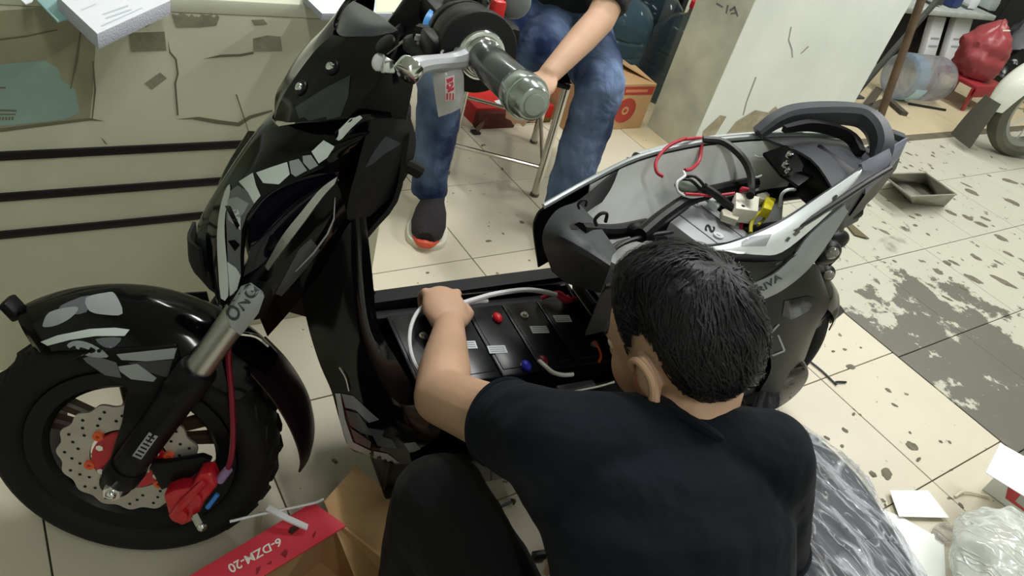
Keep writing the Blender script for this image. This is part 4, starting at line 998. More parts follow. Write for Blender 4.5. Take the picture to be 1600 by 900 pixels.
for q in ([(1192, 531), (1216, 505), (1218, 507), (1194, 533)], [(1214, 523), (1217, 523), (1227, 547), (1224, 548)], [(1196, 558), (1226, 546), (1226, 549), (1196, 561)]): decal('edge_highlight', q, None, M_lgrey, gd_, bvh=bg_, off=.001)
decal('guard_recess', [(1225, 470), (1262, 462), (1276, 466), (1262, 486), (1236, 500), (1222, 492)], None, M_gloss, gd_, bvh=bg_, off=.001)
pb = sobj('plate_bracket', merge(sweep([L(1258, 516, -.06), L(1285, 497, -.05), L(1302, 474, -.04)], [.014, .012, .009], 8, prof=[(1, -.5), (1, .5), (-1, .5), (-1, -.5)]), plate([L(1303, 466, -.04), L(1321, 487, -.04), L(1297, 507, -.04), L(1296, 492, -.04)], (.004, .012, 0), .002)), M_dgrey)
# turn signals on short stalks
for px, py, y, sc, rot in ((1290, 394, -.06, 1, .2), (1286, 428, -.02, .85, .9)):
    c = L(px, py, y)
    ts = sobj('turn_signal', ball(c, .030*sc, 18, (1.25, .75, .9)), M_satin)
    sobj('stalk', sweep([L(1266, 380, -.08), c.lerp(L(1266, 380, -.08), .6), c], .007, 8), M_satin, ts)
    sobj('lens', ball(c+V((-.006, -.016, .010)), .015*sc, 14, (1.2, .7, .9)), mat('signal_lens', rgb(120, 118, 112), .15, coat=.5), ts)
c = L(1300, 374, .06); ts = sobj('turn_signal', ball(c, .034, 18, (1.5, .7, .8)), M_satin); sobj('stalk', sweep([c, c+V((-.05, -.05, .02))], .007, 8), M_satin, ts)
sobj('signal_lead', sweep([L(1303, 393, -.06), L(1307, 402, -.05), L(1296, 414, -.03)], .003, 8), M_wblk)
# centre stand
for s in (-1, 1): sobj('stand_leg', sweep([V((.86, s*.08, .16)), V((.93, s*.10, .08)), V((.97, s*.12, .014))], .012, 10), M_satin)
sobj('stand_bar', cyl((.93, -.10, .08), (.93, .10, .08), .009, n=12), M_satin)

# ---------------- handlebar, lever, key
bc0 = V((.352, 0, .915)); gi = V((.318, -.175, .937)); ge = V((.306, -.318, .954))
barr = sobj('handlebar', sweep([V((.40, .11, .925)), V((.375, .05, .918)), bc0, V((.338, -.08, .92)), gi, ge], .0115, 12), M_satin)
gd = (ge-gi).normalized()
grip = sobj('grip', merge(cyl(gi+gd*.012, ge-gd*.032, .0178, .0178, 28, .002)), M_grip, barr)
sobj('grip_collar', merge(cyl(gi-gd*.004, gi+gd*.014, .0275, .0245, 32, .003), cyl(gi+gd*.012, gi+gd*.020, .021, .0185, 28, .001)), M_chrome, barr)
sobj('bar_end', merge(cyl(ge-gd*.034, ge-gd*.012, .0195, .0205, 28, .0015), cyl(ge-gd*.013, ge+gd*.002, .0195, .0145, 28, .002)), mat('bar_end_steel', (.42, .46, .45), .18, metal=.8), barr)
sobj('bar_end_cap', cyl(ge, ge+gd*.004, .0095, n=24, bev=.001), mat('cap_grey', rgb(150, 158, 152), .4), barr)
sobj('switch_housing', merge(cyl(gi-gd*.045, gi+gd*.000, .039, .039, 36, .006), cyl(gi-gd*.075, gi-gd*.045, .032, .040, 28, .004)), M_satin, barr)
sobj('housing_lip', cyl(gi-gd*.012, gi+gd*.004, .041, .041, 36, .003), M_matte, barr)
fdir = (-gd.cross(V((0, 0, 1)))).normalized(); fdir = fdir if fdir.x < 0 else -fdir
lev = sobj('brake_lever', sweep([gi-gd*.03+fdir*.02, L(725, 88, -.185), L(705, 96, -.195), L(680, 98, -.21), L(655, 102, -.225), L(640, 108, -.23)], [.010, .010, .0085, .0075, .0085, .010], 10), M_alu)
sobj('lever_tip', cyl(L(646, 100, -.225), L(632, 118, -.232), .0125, .0125, 20, .003), M_chrome, lev)
sobj('lever_perch', merge(box((0, 0, 0), (.05, .04, .022), .005, Matrix.Translation(L(700, 72, -.15))), sweep([L(745, 84, -.165), L(712, 74, -.155), L(680, 60, -.13), L(655, 52, -.11)], [.016, .013, .011, .010], 10)), M_satin, barr)
sobj('mirror_mount', merge(plate([L(637, 60, -.10), L(650, 50, -.10), L(690, 78, -.13), L(668, 96, -.135), L(640, 78, -.11)], (.0, .02, -.01), .003)), M_dgrey, barr)
for a, b in (((650, 56), (676, 64)), ((648, 60), (676, 70)), ((652, 66), (672, 74))): sobj('cable_tie', sweep([L(*a, -.125), L((a[0]+b[0])/2, (a[1]+b[1])/2-2, -.13), L(*b, -.135)], .0022, 6), M_lgrey, barr)
bar_far = V((.47, .20, .945))
sobj('far_grip', merge(cyl(V((.40, .11, .925)), bar_far, .018, .018, 24, .002), cyl(V((.385, .085, .922)), V((.405, .115, .926)), .033, .033, 28, .004)), M_satin, barr)
# clutter of cables ahead of the bar
for pts, r, m in (([L(690, 52, -.06), L(700, 18, -.03), L(720, -6, 0), L(745, -10, .02)], .012, M_gloss), ([L(680, 46, -.06), L(712, 30, -.03), L(740, 12, 0), L(768, -8, .02)], .009, M_satin), ([L(700, 60, -.09), L(740, 42, -.05), L(752, 16, -.02), L(748, -8, 0)], .010, M_gloss), ([L(690, 20, 0), L(720, 6, .02), L(760, 22, 0), L(776, 46, -.06)], .008, M_satin), ([L(735, 50, -.09), L(760, 30, -.06), L(775, 5, -.03), L(790, -10, 0)], .007, M_satin)):
    sobj('cable', sweep(pts, r, 10), m)
sobj('instrument_pod', merge(box(L(726, 30, -.02), (.10, .12, .035), .012), box(L(742, 52, -.08), (.05, .05, .03), .008)), M_satin)
ks = sobj('kill_switch', merge(box(L(776, 18, -.06), (.016, .016, .028), .004)), mat('switch_red', rgb(226, 40, 40), .35)); 
sobj('red_button', ball(L(776, 41, -.09), .006, 12), mat('button_pink', rgb(214, 60, 100), .35))
sobj('mirror_back', ball(L(806, 4, -.02), .020, 20, (1, .6, 1)), mat('pod_grey', rgb(120, 126, 130), .4))
# ignition lock and dangling ring
bk = fl_n
kl = sobj('ignition_lock', merge(cyl(L(605, 72, -.095), L(600, 66, -.095), .012, n=20, bev=.002)), M_satin)
kc = L(600, 86, -.10)
sobj('key', merge(plate([kc, kc+V((.012, -.004, -.004)), kc+V((.012, -.006, -.016)), kc+V((-.002, -.006, -.016))], (.0, -.003, 0), .001), sweep([L(604, 84, -.095), L(612, 78, -.095), L(622, 70, -.095), L(630, 64, -.095)], .0016, 6)), M_chrome, kl)
sobj('key_fob', merge(ball(L(592, 97, -.095), .008, 12, (1, .6, 1.3)), ball(L(600, 102, -.095), .006, 10, (.8, .6, 1.5))), mat('fob_white', rgb(232, 232, 236), .35), kl)
# ONG sticker wrapped on the fairing just above the fork
ctop = [L(352, 486, -.115), L(376, 446, -.115), L(392, 440, -.115), L(411, 454, -.115), L(402, 480, -.115), L(374, 516, -.115), L(358, 503, -.115)]
og = sobj('fork_badge', plate([p+V((0, -.012, 0)) for p in ctop], (0, .012, 0), .002), M_lgrey)
bo = bvh_of(og)
text_on('lettering', 'ONG', [(366, 505), (405, 455), (388, 442), (350, 488)], og, mat('badge_dark', rgb(46, 62, 58), .5), off=.0012)
# ================================================================ batteries and loose leads
ZB = .345
M_bat = mat('battery_black', rgb(26, 27, 31), .38, bump=.1, bscale=300)
M_batlid = mat('battery_lid', rgb(20, 22, 27), .32)
M_lab = mat('battery_label', rgb(206, 212, 216), .5); M_labp = mat('label_print', rgb(120, 124, 130), .6)
M_term = mat('terminal_metal', (.5, .47, .42), .35, metal=.9)
M_cred = mat('cap_red', rgb(196, 30, 40), .35); M_cblue = mat('cap_blue', rgb(40, 50, 200), .35); M_cdr = mat('cap_dark_red', rgb(120, 20, 44), .35)
BX = [.428, .504, .580, .656, .732]
BL = ['black battery lying half under the reaching forearm, next to the leg shield', 'black battery with white label just right of the forearm', 'black battery with one red and one blue terminal cap', 'black battery between the red-and-blue-capped one and the one nearest the seat tub', 'plum-black battery nearest the seat tub, red lead on its corner']
stick = {1: (730, 539), 2: (777, 546), 3: (843, 515), 4: (879, 498)}
terms = {0: [((662, 523), None)], 1: [((712, 505), None)], 2: [((776, 494), M_cred), ((821, 569), M_cblue)], 3: [((820, 491), None), ((841, 562), M_cdr)], 4: [((886, 466), M_cdr), ((930, 536), None)]}
for i, x in enumerate(BX):
    base = SM @ V((x, 0, .166))
    b = thing('battery', BL[i], 'battery', base, PSI, 'batteries in the floor tray')
    def lo(bm): bm.transform(SM); return bm
    obj('case', lo(box((x, 0, .166+(ZB-.166)/2-.008), (.0735, .177, ZB-.166-.016), .003)), M_bat, b)
    lid = obj('lid', lo(merge(box((x, 0, ZB-.009), (.0745, .178, .015), .003), box((x, 0, ZB-.0015), (.062, .15, .003), .001))), M_batlid, b)
    if i in stick:
        c = LZ(*stick[i], ZB+.0004); st = obj('label', lo(box((0, 0, 0), (.034, .019, .0006), 0, Matrix.Translation((c.x, c.y, ZB+.0006)) @ Matrix.Rotation(-.12, 4, 'Z'))), M_lab, b, smooth=False)
        for k in range(3): obj('label_print', lo(box((0, .005-.005*k, .0005), (.028, .0012, .0003), 0, Matrix.Translation((c.x, c.y, ZB+.0006)) @ Matrix.Rotation(-.12, 4, 'Z'))), M_labp, st, smooth=False)
    for (px, py), cm in terms[i]:
        c = LZ(px, py, ZB+.004); c = V((min(max(c.x, x-.028), x+.028), c.y, ZB))
        c.y = min(max(c.y, -.083), .083)
        obj('terminal', lo(merge(cyl((c.x, c.y, ZB-.004), (c.x, c.y, ZB+.007), .0045, n=12), cyl((c.x, c.y, ZB-.004), (c.x, c.y, ZB+.0025), .008, n=16))), M_term, b)
        if cm: obj('terminal_cap', lo(ball((c.x, c.y-.004, ZB+.004), .0095, 14, (.9, 1.3, .8))), cm, b)
def Z(px, py, z): return fl((px, py), z)
def cable(pts, r, m, label, name='cable'): return tag(obj(name, sweep(pts, r, 8), m), label, 'cable', 'loose battery leads')
cable([Z(715, 476, .372), Z(745, 467, .37), Z(775, 459, .372), Z(820, 453, .372), Z(850, 456, .370), Z(870, 461, .366)], .0048, M_wwht, 'thick white lead running along the far tray edge from the hand')
cable([Z(712, 478, .366), Z(740, 472, .362), Z(762, 470, .362)], .004, M_wwht, 'short cut white lead end poking out beside the fist')
cable([Z(672, 470, .375), Z(652, 488, .375), Z(641, 515, .372), Z(641, 545, .368), Z(650, 572, .364), Z(662, 588, .36)], .0035, M_wwht, 'thin white lead looping left of the fist and forearm')
cable([Z(843, 564, .358), Z(852, 572, .364), Z(864, 582, .362), Z(880, 586, .358), Z(895, 585, .354)], .0038, M_wwht, 'white jumper lead curving from the dark red terminal')
cable([Z(846, 466, .352), Z(862, 460, .362), Z(875, 458, .366), Z(888, 468, .362), Z(900, 466, .36)], .0042, M_wred, 'red lead bundle at the far corner of the tray')
cable([Z(872, 462, .366), Z(882, 470, .362), Z(893, 470, .36), Z(880, 462, .358)], .0045, MATS['red_wire'], 'knotted red lead loop beside the seat tub')
cable([Z(929, 534, .354), Z(936, 545, .356), Z(939, 556, .354), Z(936, 566, .352)], .0022, MATS['orange_bushing'], 'thin orange-red lead at the near corner of the last battery')

# ================================================================ people
M_skin = mat('skin', rgb(197, 159, 132), .55, var=.07, vscale=14, bump=.08, bscale=250)
M_hair = mat('black_hair', rgb(20, 20, 25), .45, spec=.4, bump=.3, bscale=180)
M_eye = mat('eye', rgb(228, 224, 216), .25); M_iris = mat('iris', rgb(40, 26, 18), .3)
def orient(c, X, Y, Zv): 
    M = Matrix((( X.x, Y.x, Zv.x, c.x), (X.y, Y.y, Zv.y, c.y), (X.z, Y.z, Zv.z, c.z), (0, 0, 0, 1))); return M
def head_bms(M):
    """head in its own frame: x forward, y left, z up, centre of skull at the origin"""
    def e(c, s): return ball(c, 1, 24, s)
    b = [e((0, 0, .018), (.098, .077, .100)), e((.028, 0, -.035), (.068, .062, .075)), e((.052, 0, -.082), (.036, .036, .030)), e((.075, 0, -.094), (.018, .024, .016)),
         e((.045, .038, -.025), (.040, .030, .045)), e((.045, -.038, -.025), (.040, .030, .045)), e((.078, 0, .020), (.020, .052, .014)),
         limb((.092, 0, .008), (.112, 0, -.026), .008, .0125, 12), e((.100, .011, -.030), (.010, .008, .008)), e((.100, -.011, -.030), (.010, .008, .008)),
         e((.088, 0, -.054), (.014, .024, .007)), e((.086, 0, -.064), (.013, .021, .007))]
    for s in (-1, 1):
        b.append(e((-.008, s*.084, -.012), (.019, .014, .036))); b.append(e((-.020, s*.098, .002), (.014, .009, .028))); b.append(e((-.004, s*.090, -.044), (.010, .009, .012))); b.append(e((-.026, s*.096, -.016), (.008, .008, .030))); b.append(limb((.0, s*.080, .018), (-.018, s*.100, .026), .008, .008, 10))
    for q in b: q.transform(M)
    return b
def hair_bm(M, seed=1, thick=.017, whorl=(-.55, 0, .83), strands=2600):
    rs = random.Random(seed); bm = new(); nu, nv = 96, 56
    fx = [-1, -.6, -.4, -.25, -.08, .08, .18, .28, .42, .62, 1]; uy = [-.80, -.74, -.45, .05, .34, .30, -.08, .08, .42, .62, .64]
    def lim(d): return float(np.interp(d.x, fx, uy))
    def pos(d, lift=0):
        s = max(0, min(1, (d.z-lim(d))/(.35+.45*abs(d.y)**3))); s = s*s*(3-2*s)
        r = V((d.x*.098, d.y*.078, d.z*.100+.018))
        if d.z < 0: r.x *= 1-.12*d.z*d.z; 
        n = mnoise.noise(d*4+V((seed, 0, 0)))*.004+mnoise.noise(d*11)*.0018
        return r+d*(.0025+thick*s*(.85+.35*max(0, d.z))+n*s+lift)
    g = {}
    for i in range(nu):
        for j in range(nv+1):
            th = PI*j/nv; ph = 2*PI*i/nu; d = V((math.sin(th)*math.cos(ph), math.sin(th)*math.sin(ph), math.cos(th)))
            if d.z > lim(d)-.05: g[(i, j)] = bm.verts.new(pos(d))
    for i in range(nu):
        for j in range(nv):
            k = [g.get(q) for q in ((i, j), (i, j+1), ((i+1) % nu, j+1), ((i+1) % nu, j))]
            if all(k):
                try: bm.faces.new(k)
                except ValueError: pass
    bmesh.ops.remove_doubles(bm, verts=bm.verts, dist=1e-5)
    wh = V(whorl).normalized()
    for _ in range(strands):
        d = V((rs.gauss(0, 1), rs.gauss(0, 1), rs.gauss(0, 1))).normalized()
        if d.z < lim(d)+.03: continue
        away = (d-wh*d.dot(wh)); away = (away.normalized() if away.length > .05 else V((rs.random()-.5, rs.random()-.5, 0)))
        sw = wh.cross(away)*.5
        t = (away+sw+V((rs.gauss(0, .25), rs.gauss(0, .25), rs.gauss(0, .15)))); t = (t-d*t.dot(d)).normalized()
        ln = rs.uniform(.25, .5); w0 = rs.uniform(.0007, .0016); lift = rs.uniform(.0, .0045); pr = None
        for k in range(4):
            dd = (d+t*ln*k/3).normalized()
            if dd.z < lim(dd)-.04: break
            p = pos(dd, lift*math.sin(PI*min(1, (k+.5)/3.2))+.0006); sd = dd.cross(t).normalized()*w0*(1-k/3.3)
            a, b2 = bm.verts.new(p-sd), bm.verts.new(p+sd)
            if pr: bm.faces.new((pr[0], pr[1], b2, a))
            pr = (a, b2)
    bm.transform(M); return bm
def face_parts(M, parent):
    for s in (-1, 1):
        e = sweep([(.006, s*.088, -.002), (.000, s*.100, .020), (-.018, s*.106, .028), (-.032, s*.106, .012), (-.030, s*.103, -.014), (-.014, s*.096, -.040), (-.002, s*.090, -.048)], [.004, .0045, .005, .005, .0045, .005, .006], 10); e.transform(M); obj('ear_rim', e, M_skin, parent)
        e = ball((-.010, s*.0985, -.010), 1, 14, (.011, .004, .018)); e.transform(M); obj('ear_hollow', e, mat('ear_shade', rgb(168, 112, 88), .6), parent)
        e = ball((.082, s*.031, .006), .0125, 14); e.transform(M); eo = obj('eye', e, M_eye, parent)
        e = ball((.0925, s*.031, .005), .0045, 10, (.5, 1, 1)); e.transform(M); obj('iris', e, M_iris, eo)
        e = sweep([(.088, s*.014, .026), (.092, s*.03, .030), (.082, s*.05, .026)], [.003, .004, .002], 6); e.transform(M); obj('eyebrow', e, M_hair, parent)
def hand_bms(wrist, hd, up, side, curl, sc=1.0, thumb=1):
    """palm and five separate fingers; hd wrist->knuckles, up back of hand, side towards the thumb"""
    hd, up, side = V(hd).normalized(), V(up).normalized(), V(side).normalized(); out = []
    w = V(wrist)
    pc = w+hd*.048*sc
    M = orient(pc, hd, side, up); p = ball((0, 0, 0), 1, 20, (.050*sc, .040*sc, .019*sc)); p.transform(M); out.append(p)
    p = ball((-.02*sc, 0, -.004*sc), 1, 18, (.035*sc, .033*sc, .021*sc)); p.transform(M); out.append(p)
    for k, (o, ln) in enumerate(((.029, .92), (.010, 1.0), (-.010, .95), (-.028, .78))):
        base = w+(hd*.082+side*o)*sc; a = 0; p0 = base; d = hd.copy()
        for seg, r0, r1 in ((.040, .0098, .0092), (.026, .0090, .0084), (.020, .0082, .0074)):
            a = curl[0] if seg == .040 else (a+curl[1] if seg == .026 else a+curl[2])
            d = hd*math.cos(a)-up*math.sin(a)+side*o*(-.9 if sum(curl) > 2 else .9)
            p1 = p0+d.normalized()*seg*ln*sc; out.append(limb(p0, p1, r0*sc, r1*sc, 12)); p0 = p1
    t0 = w+(hd*.022+side*.026*thumb-up*.006)*sc; t1 = t0+(hd*.030+side*.022-up*.014)*sc; t2 = t1+(hd*.028+side*.002-up*.012)*sc; t3 = t2+(hd*.018-side*.010-up*.008)*sc
    out += [limb(t0, t1, .015*sc, .0125*sc, 12), limb(t1, t2, .0118*sc, .0105*sc, 12), limb(t2, t3, .0102*sc, .0085*sc, 12)]
    return out
def shoe(parent, heel, toe, scale=1.0, mats=None):
    heel, toe = V(heel), V(toe); d = (toe-heel); ln = d.length; d.normalize(); s = V((0, 0, 1)).cross(d)
    def P(t, o, z): return heel+d*(t*ln)+s*o+V((0, 0, z))
    ol = [(0, 0), (.02, .030), (.15, .040), (.40, .041), (.66, .054), (.82, .055), (.94, .041), (1, 0), (.94, -.040), (.82, -.052), (.66, -.053), (.40, -.039), (.15, -.039), (.02, -.030)]
    sole = obj('sole', merge(plate([P(t, o*1.08, .030-.012*t) for t, o in ol], (0, 0, -.028), .005, sm=3)), mats[0], parent)
    secs = []
    for t, w_, h in ((.02, .020, .045), (.10, .033, .085), (.25, .034, .090), (.42, .034, .078), (.58, .046, .064), (.74, .050, .052), (.88, .045, .044), (.97, .024, .032)):
        secs.append((P(t, 0, .016+h/2), s*w_, V((0, 0, h/2+.006))))
    up = obj('upper', loft(secs, 24, 2.2), mats[1], parent)
    obj('toe_bumper', sweep([P(.90, .036, .022), P(.985, .016, .020), P(1.003, 0, .022), P(.985, -.016, .020), P(.90, -.036, .022)], [.004, .010, .012, .010, .004], 8), mats[2], sole)
    for k in range(5):
        t = .36+.06*k; h = .098-.012*k
        obj('lace', sweep([P(t, -.020, h-.010), P(t+.01, 0, h), P(t, .020, h-.010)], .003, 6), mats[3], up)
    obj('tongue', plate([P(.28, -.016, .105), P(.28, .016, .105), P(.20, .014, .135), P(.20, -.014, .135)], d*.006, .003), mats[1], up)
    return sole

# ---- man crouching over the tray, seen from behind
A_ = thing('person', 'person in a black t-shirt crouching with back to us, arm over the batteries', 'person', (.575, .12, 0))
lat = V((.93, -.36, 0)).normalized(); fwd = V((.36, .93, 0)).normalized()
hc = atd((1062, 540), .985)
az, tl_ = math.radians(99), math.radians(31)
F_ = V((math.cos(az)*math.cos(tl_), math.sin(az)*math.cos(tl_), -math.sin(tl_))); Lf = V((-math.sin(az), math.cos(az), 0)); 
Lf = (Lf+V((0, 0, -.12))).normalized(); Lf = (Lf-F_*Lf.dot(F_)).normalized(); U_ = F_.cross(Lf)
HM = orient(hc, F_, Lf, U_)
nb = V((.664, .338, .530)); lS = V((.486, .392, .548)); rS = V((.757, .268, .545))
lE = atd((690, 620), 1.075); lW = fl((702, 512), .385)
rE = V((.835, .195, .315)); rWr = V((.74, .33, .20))
dep = V((.31, .80, -.50)).normalized(); dep2 = V((.34, .90, -.2)).normalized()
tor = [((.605, .08, .02), .13, .11, fwd), ((.605, .085, .10), .150, .125, fwd), ((.606, .105, .20), .146, .118, fwd), ((.608, .155, .31), .142, .108, dep2), ((.610, .220, .42), .155, .108, dep2), ((.614, .278, .490), .165, .094, dep), ((.620, .318, .542), .135, .066, dep), ((.640, .332, .562), .075, .044, dep)]
def torso(k, up_to=8): return loft([(c, lat*(a*k), d*(b_*k)) for c, a, b_, d in tor[:up_to]], 32, 2.4)
hipL, hipR = V((.530, .130, .13)), V((.690, .085, .13))
knL = atd((686, 784), .985); anL = V((.385, .405, .07)); knR = V((.86, .42, .10)); anR = V((.70, .36, .055))
hd_ = (fl((690, 462), .392)-lW).normalized(); hup = V((0, 0, 1)); hs_ = hd_.cross(hup)
bms = head_bms(HM)
bms += [torso(.93), limb(hc-U_*.055-F_*.03, nb, .052, .060), limb(nb-V((0,0,.02)), lS, .048, .046), limb(nb-V((0,0,.02)), rS, .048, .046),
        limb(lS, lE, .048, .041), limb(lE, lE.lerp(lW, .35), .041, .041), limb(lE.lerp(lW, .35), lW, .041, .0265), limb(rS, rE, .048, .040), limb(rE, rWr, .040, .027),
        limb(hipL, knL, .066, .054), limb(knL, anL, .052, .038), limb(hipR, knR, .078, .056), limb(knR, anR, .054, .038)]
bms += hand_bms(lW, hd_, (hup-hd_*.1), hs_, (1.0, 1.5, 1.0), 1.0)
bms += hand_bms(rWr, V((-.5, .7, -.2)), (0, 0, 1), V((-.7, -.5, 0)), (.4, .6, .5), 1.0)
body = obj('body', remesh(bms, .0042, 5), M_skin, A_, angle=80)
obj('hair', hair_bm(HM, 3, .019, (-.62, -.12, .78), 4200), M_hair, A_, angle=180)
face_parts(HM, body)
M_tee = cloth_mat('black_tshirt', rgb(13, 18, 27), .85, .55, 6); M_trou = cloth_mat('black_trousers', rgb(17, 17, 18), .9, .5, 8)
sl = lS.lerp(lE, .38); sr = rS.lerp(rE, .74)
sh = [torso(1.04), limb(nb-V((0, 0, .004)), lS, .068, .063), limb(nb-V((0, 0, .004)), rS, .068, .063), limb(lS, sl, .063, .058, flat=(False, True)), limb(rS, sr, .063, .060, flat=(False, True)),
      limb(lS, V((.555, .30, .42)), .062, .062), limb(rS, V((.70, .23, .40)), .062, .065)]
tee = obj('t_shirt', remesh(sh, .0055, 5, disp=(.010, .09)), M_tee, A_, angle=80)
nd_ = (hc-U_*.055-F_*.03-nb).normalized(); c1 = nb+nd_*.022
a1 = nd_.cross(V((0, 0, 1))).normalized(); b1 = nd_.cross(a1)
obj('collar', sweep([c1+(a1*math.cos(t)+b1*math.sin(t))*.066 for t in np.linspace(0, 2*PI, 17)[:-1]], .007, 8, closed=True, prof=[(1, -.5), (1, .5), (-1, .5), (-1, -.5)] and None), M_tee, tee)
for c_, d_, r_ in ((sl, (lE-lS).normalized(), .058), (sr, (rE-rS).normalized(), .060)):
    a1 = d_.cross(V((.3, .2, .9))).normalized(); b1 = d_.cross(a1)
    obj('sleeve_hem', sweep([c_-d_*.004+(a1*math.cos(t)+b1*math.sin(t))*(r_-.0015) for t in np.linspace(0, 2*PI, 21)[:-1]], .004, 8, closed=True), M_tee, tee)
tr_ = [limb(hipL, knL, .078, .066), limb(knL, anL+V((0, 0, .03)), .066, .054, flat=(False, True)), limb(hipR, knR, .092, .068), limb(knR, anR, .068, .052, flat=(False, True)), loft([(c, lat*(a*1.07), d*(b_*1.07)) for c, a, b_, d in tor[:3]], 28, 2.4)]
obj('trousers', remesh(tr_, .007, 6, disp=(.012, .07)), M_trou, A_, angle=80)
SHM = [mat('shoe_sole', rgb(216, 212, 196), .6), cloth_mat('shoe_knit', rgb(48, 46, 48), .9, .3, 60, 500), mat('shoe_orange', rgb(205, 84, 60), .5), mat('shoe_lace', rgb(40, 40, 42), .8)]
shoe(A_, (.43, .24, 0), (.41, .50, 0), mats=SHM); 

# ---- man sitting on a stool behind the scooter
B_ = thing('person', 'person in blue jeans and dark shirt sitting behind the scooter, forearm on thigh', 'person', (1.3, 1.7, 0))
f2_ = V((-.69, -.72, 0)).normalized(); l2 = V((.72, -.69, 0)).normalized()      # l2 = his left
hp = V((1.54, 1.88, .50))
kL = V((1.415, 1.455, .475)); kR = V((.985, 1.60, .485))
aL = fl((880, 322), .09); aR = V((1.02, 1.590, .10))
hL = hp+l2*.085; hR = hp-l2*.085
sc_ = V((1.445, 1.76, .955)); sL = sc_+l2*.175; sR = sc_-l2*.175
eL = fl((938, 30), .655); wL = fl((858, 116), .555); eR = V((1.16, 1.80, .68)); wR = V((1.05, 1.66, .585))
d2 = (f2_+V((0, 0, .25))).normalized()
t2 = [(hp+V((0, 0, -.06)), .16, .12), (hp+V((0, 0, .04)), .165, .125), (hp.lerp(sc_, .35), .15, .115), (hp.lerp(sc_, .7), .175, .12), (hp.lerp(sc_, .92), .175, .10), (sc_+V((0, 0, .045)), .10, .07)]
def tor2(k, n=6): return loft([(c, l2*(a*k), d2*(b_*k)) for c, a, b_ in t2[:n]], 28, 2.4)
hc2 = sc_+f2_*.07+V((0, 0, .235)); F2 = (f2_+V((0, 0, -.45))).normalized(); L2 = l2; U2 = F2.cross(L2)
HM2 = orient(hc2, F2, L2, U2)
bms = head_bms(HM2)+[tor2(.93), limb(hc2-U2*.05-F2*.02, sc_+V((0, 0, .02)), .052, .058), limb(sc_, sL, .06, .05), limb(sc_, sR, .06, .05), limb(sL, eL, .046, .040), limb(eL, eL.lerp(wL, .35), .040, .0385), limb(eL.lerp(wL, .35), wL, .0385, .027), limb(sR, eR, .046, .04), limb(eR, wR, .04, .027),
        limb(hL, kL, .075, .055), limb(kL, aL, .052, .036), limb(hR, kR, .075, .055), limb(kR, aR, .052, .036)]
bms += hand_bms(wL, (fl((838, 140), .53)-wL), V((.1, .0, 1)), V((-.6, .7, 0)), (.5, .8, .6))
bms += hand_bms(wR, V((-.5, -.7, -.3)), (0, 0, 1), V((.7, -.6, 0)), (.4, .6, .5))
body2 = obj('body', remesh(bms, .005, 5), M_skin, B_, angle=80)
obj('hair', hair_bm(HM2, 5, .018), M_hair, B_, angle=180); face_parts(HM2, body2)
M_jean = cloth_mat('blue_denim', rgb(27, 40, 74), .85, .7, 11, 700, fade=rgb(120, 142, 178), fscale=5, worn=[((kL.x-1.3, kL.y-1.7-.05, kL.z+.02), .15), ((kR.x-1.3, kR.y-1.7-.04, kR.z), .10)])
je = [limb(hL, hL.lerp(kL, .6), .094, .082), limb(hL.lerp(kL, .6), kL, .082, .070), limb(kL, kL.lerp(aL, .5), .070, .066), limb(kL.lerp(aL, .5), aL-V((0, 0, .02)), .066, .060, flat=(False, True)), limb(hR, kR, .094, .070), limb(kR, kR.lerp(aR, .5), .068, .060), limb(kR.lerp(aR, .5), aR-V((0, 0, .03)), .058, .052, flat=(False, True)), limb(hp-V((0, 0, .01)), V((1.33, 1.66, .485)), .085, .075), loft([(c, l2*(a*1.06), d2*(b_*1.06)) for c, a, b_ in t2[:2]], 28, 2.4)]
jo = obj('jeans', remesh(je, .0065, 4, disp=(.016, .06)), M_jean, B_, angle=80)
M_shirt = cloth_mat('dark_shirt', rgb(40, 42, 44), .85, .6, 9, fade=rgb(58, 60, 62))
sh = [tor2(1.05), limb(sc_+V((0, 0, .0)), sL, .065, .062), limb(sc_, sR, .065, .062), limb(sL, sL.lerp(eL, .90), .062, .054, flat=(False, True)), limb(sR, sR.lerp(eR, .85), .062, .056, flat=(False, True))]
shirt = obj('shirt', remesh(sh, .007, 4, disp=(.012, .07)), M_shirt, B_, angle=80)
pm = hp.lerp(sc_, .45)+d2*.118
obj('shirt_print', plate([pm-l2*.05, pm-l2*.02, pm-l2*.02+V((0, 0, .12)), pm-l2*.05+V((0, 0, .12))], d2*.003, .001), mat('print_grey', rgb(110, 112, 114), .7, var=.5, vscale=60), shirt)
shoe(B_, (1.085, 1.665, 0), (.935, 1.425, 0), mats=SHM)
e2 = aL+V((.04, .06, 0)); e2.z = 0
shoe(B_, e2, e2+V((-.13, -.24, 0)), mats=SHM)
# ================================================================ behind the scooter
# ---- metal stool under the sitting man
st = thing('metal_stool', 'chrome-legged stool the man in jeans sits on', 'stool', (1.5, 1.85, 0))
legs = [V((1.448, 1.624, 0)), V((1.66, 1.955, 0)), V((1.20, 1.80, 0)), V((1.42, 2.13, 0))]
M_leg = mat('stool_steel', (.60, .58, .52), .25, metal=.9)
for p in legs:
    t = p.lerp(V((1.46, 1.87, 0)), .03); t.z = .40
    obj('leg', sweep([p, p.lerp(t, .5), t], .0135, 12), M_leg, st); obj('foot', cyl(p, p+V((0, 0, .010)), .0150, n=14), mat('foot_grey', rgb(96, 92, 84), .6), st)
def lz(i, z): 
    t = legs[i].lerp(V((1.46, 1.87, 0)), .03*z/.4); t.z = z; return t
for a, b in ((0, 2), (0, 1), (1, 3), (2, 3)): obj('stretcher', cyl(lz(a, .105), lz(b, .105), .007, n=10), M_leg, st)
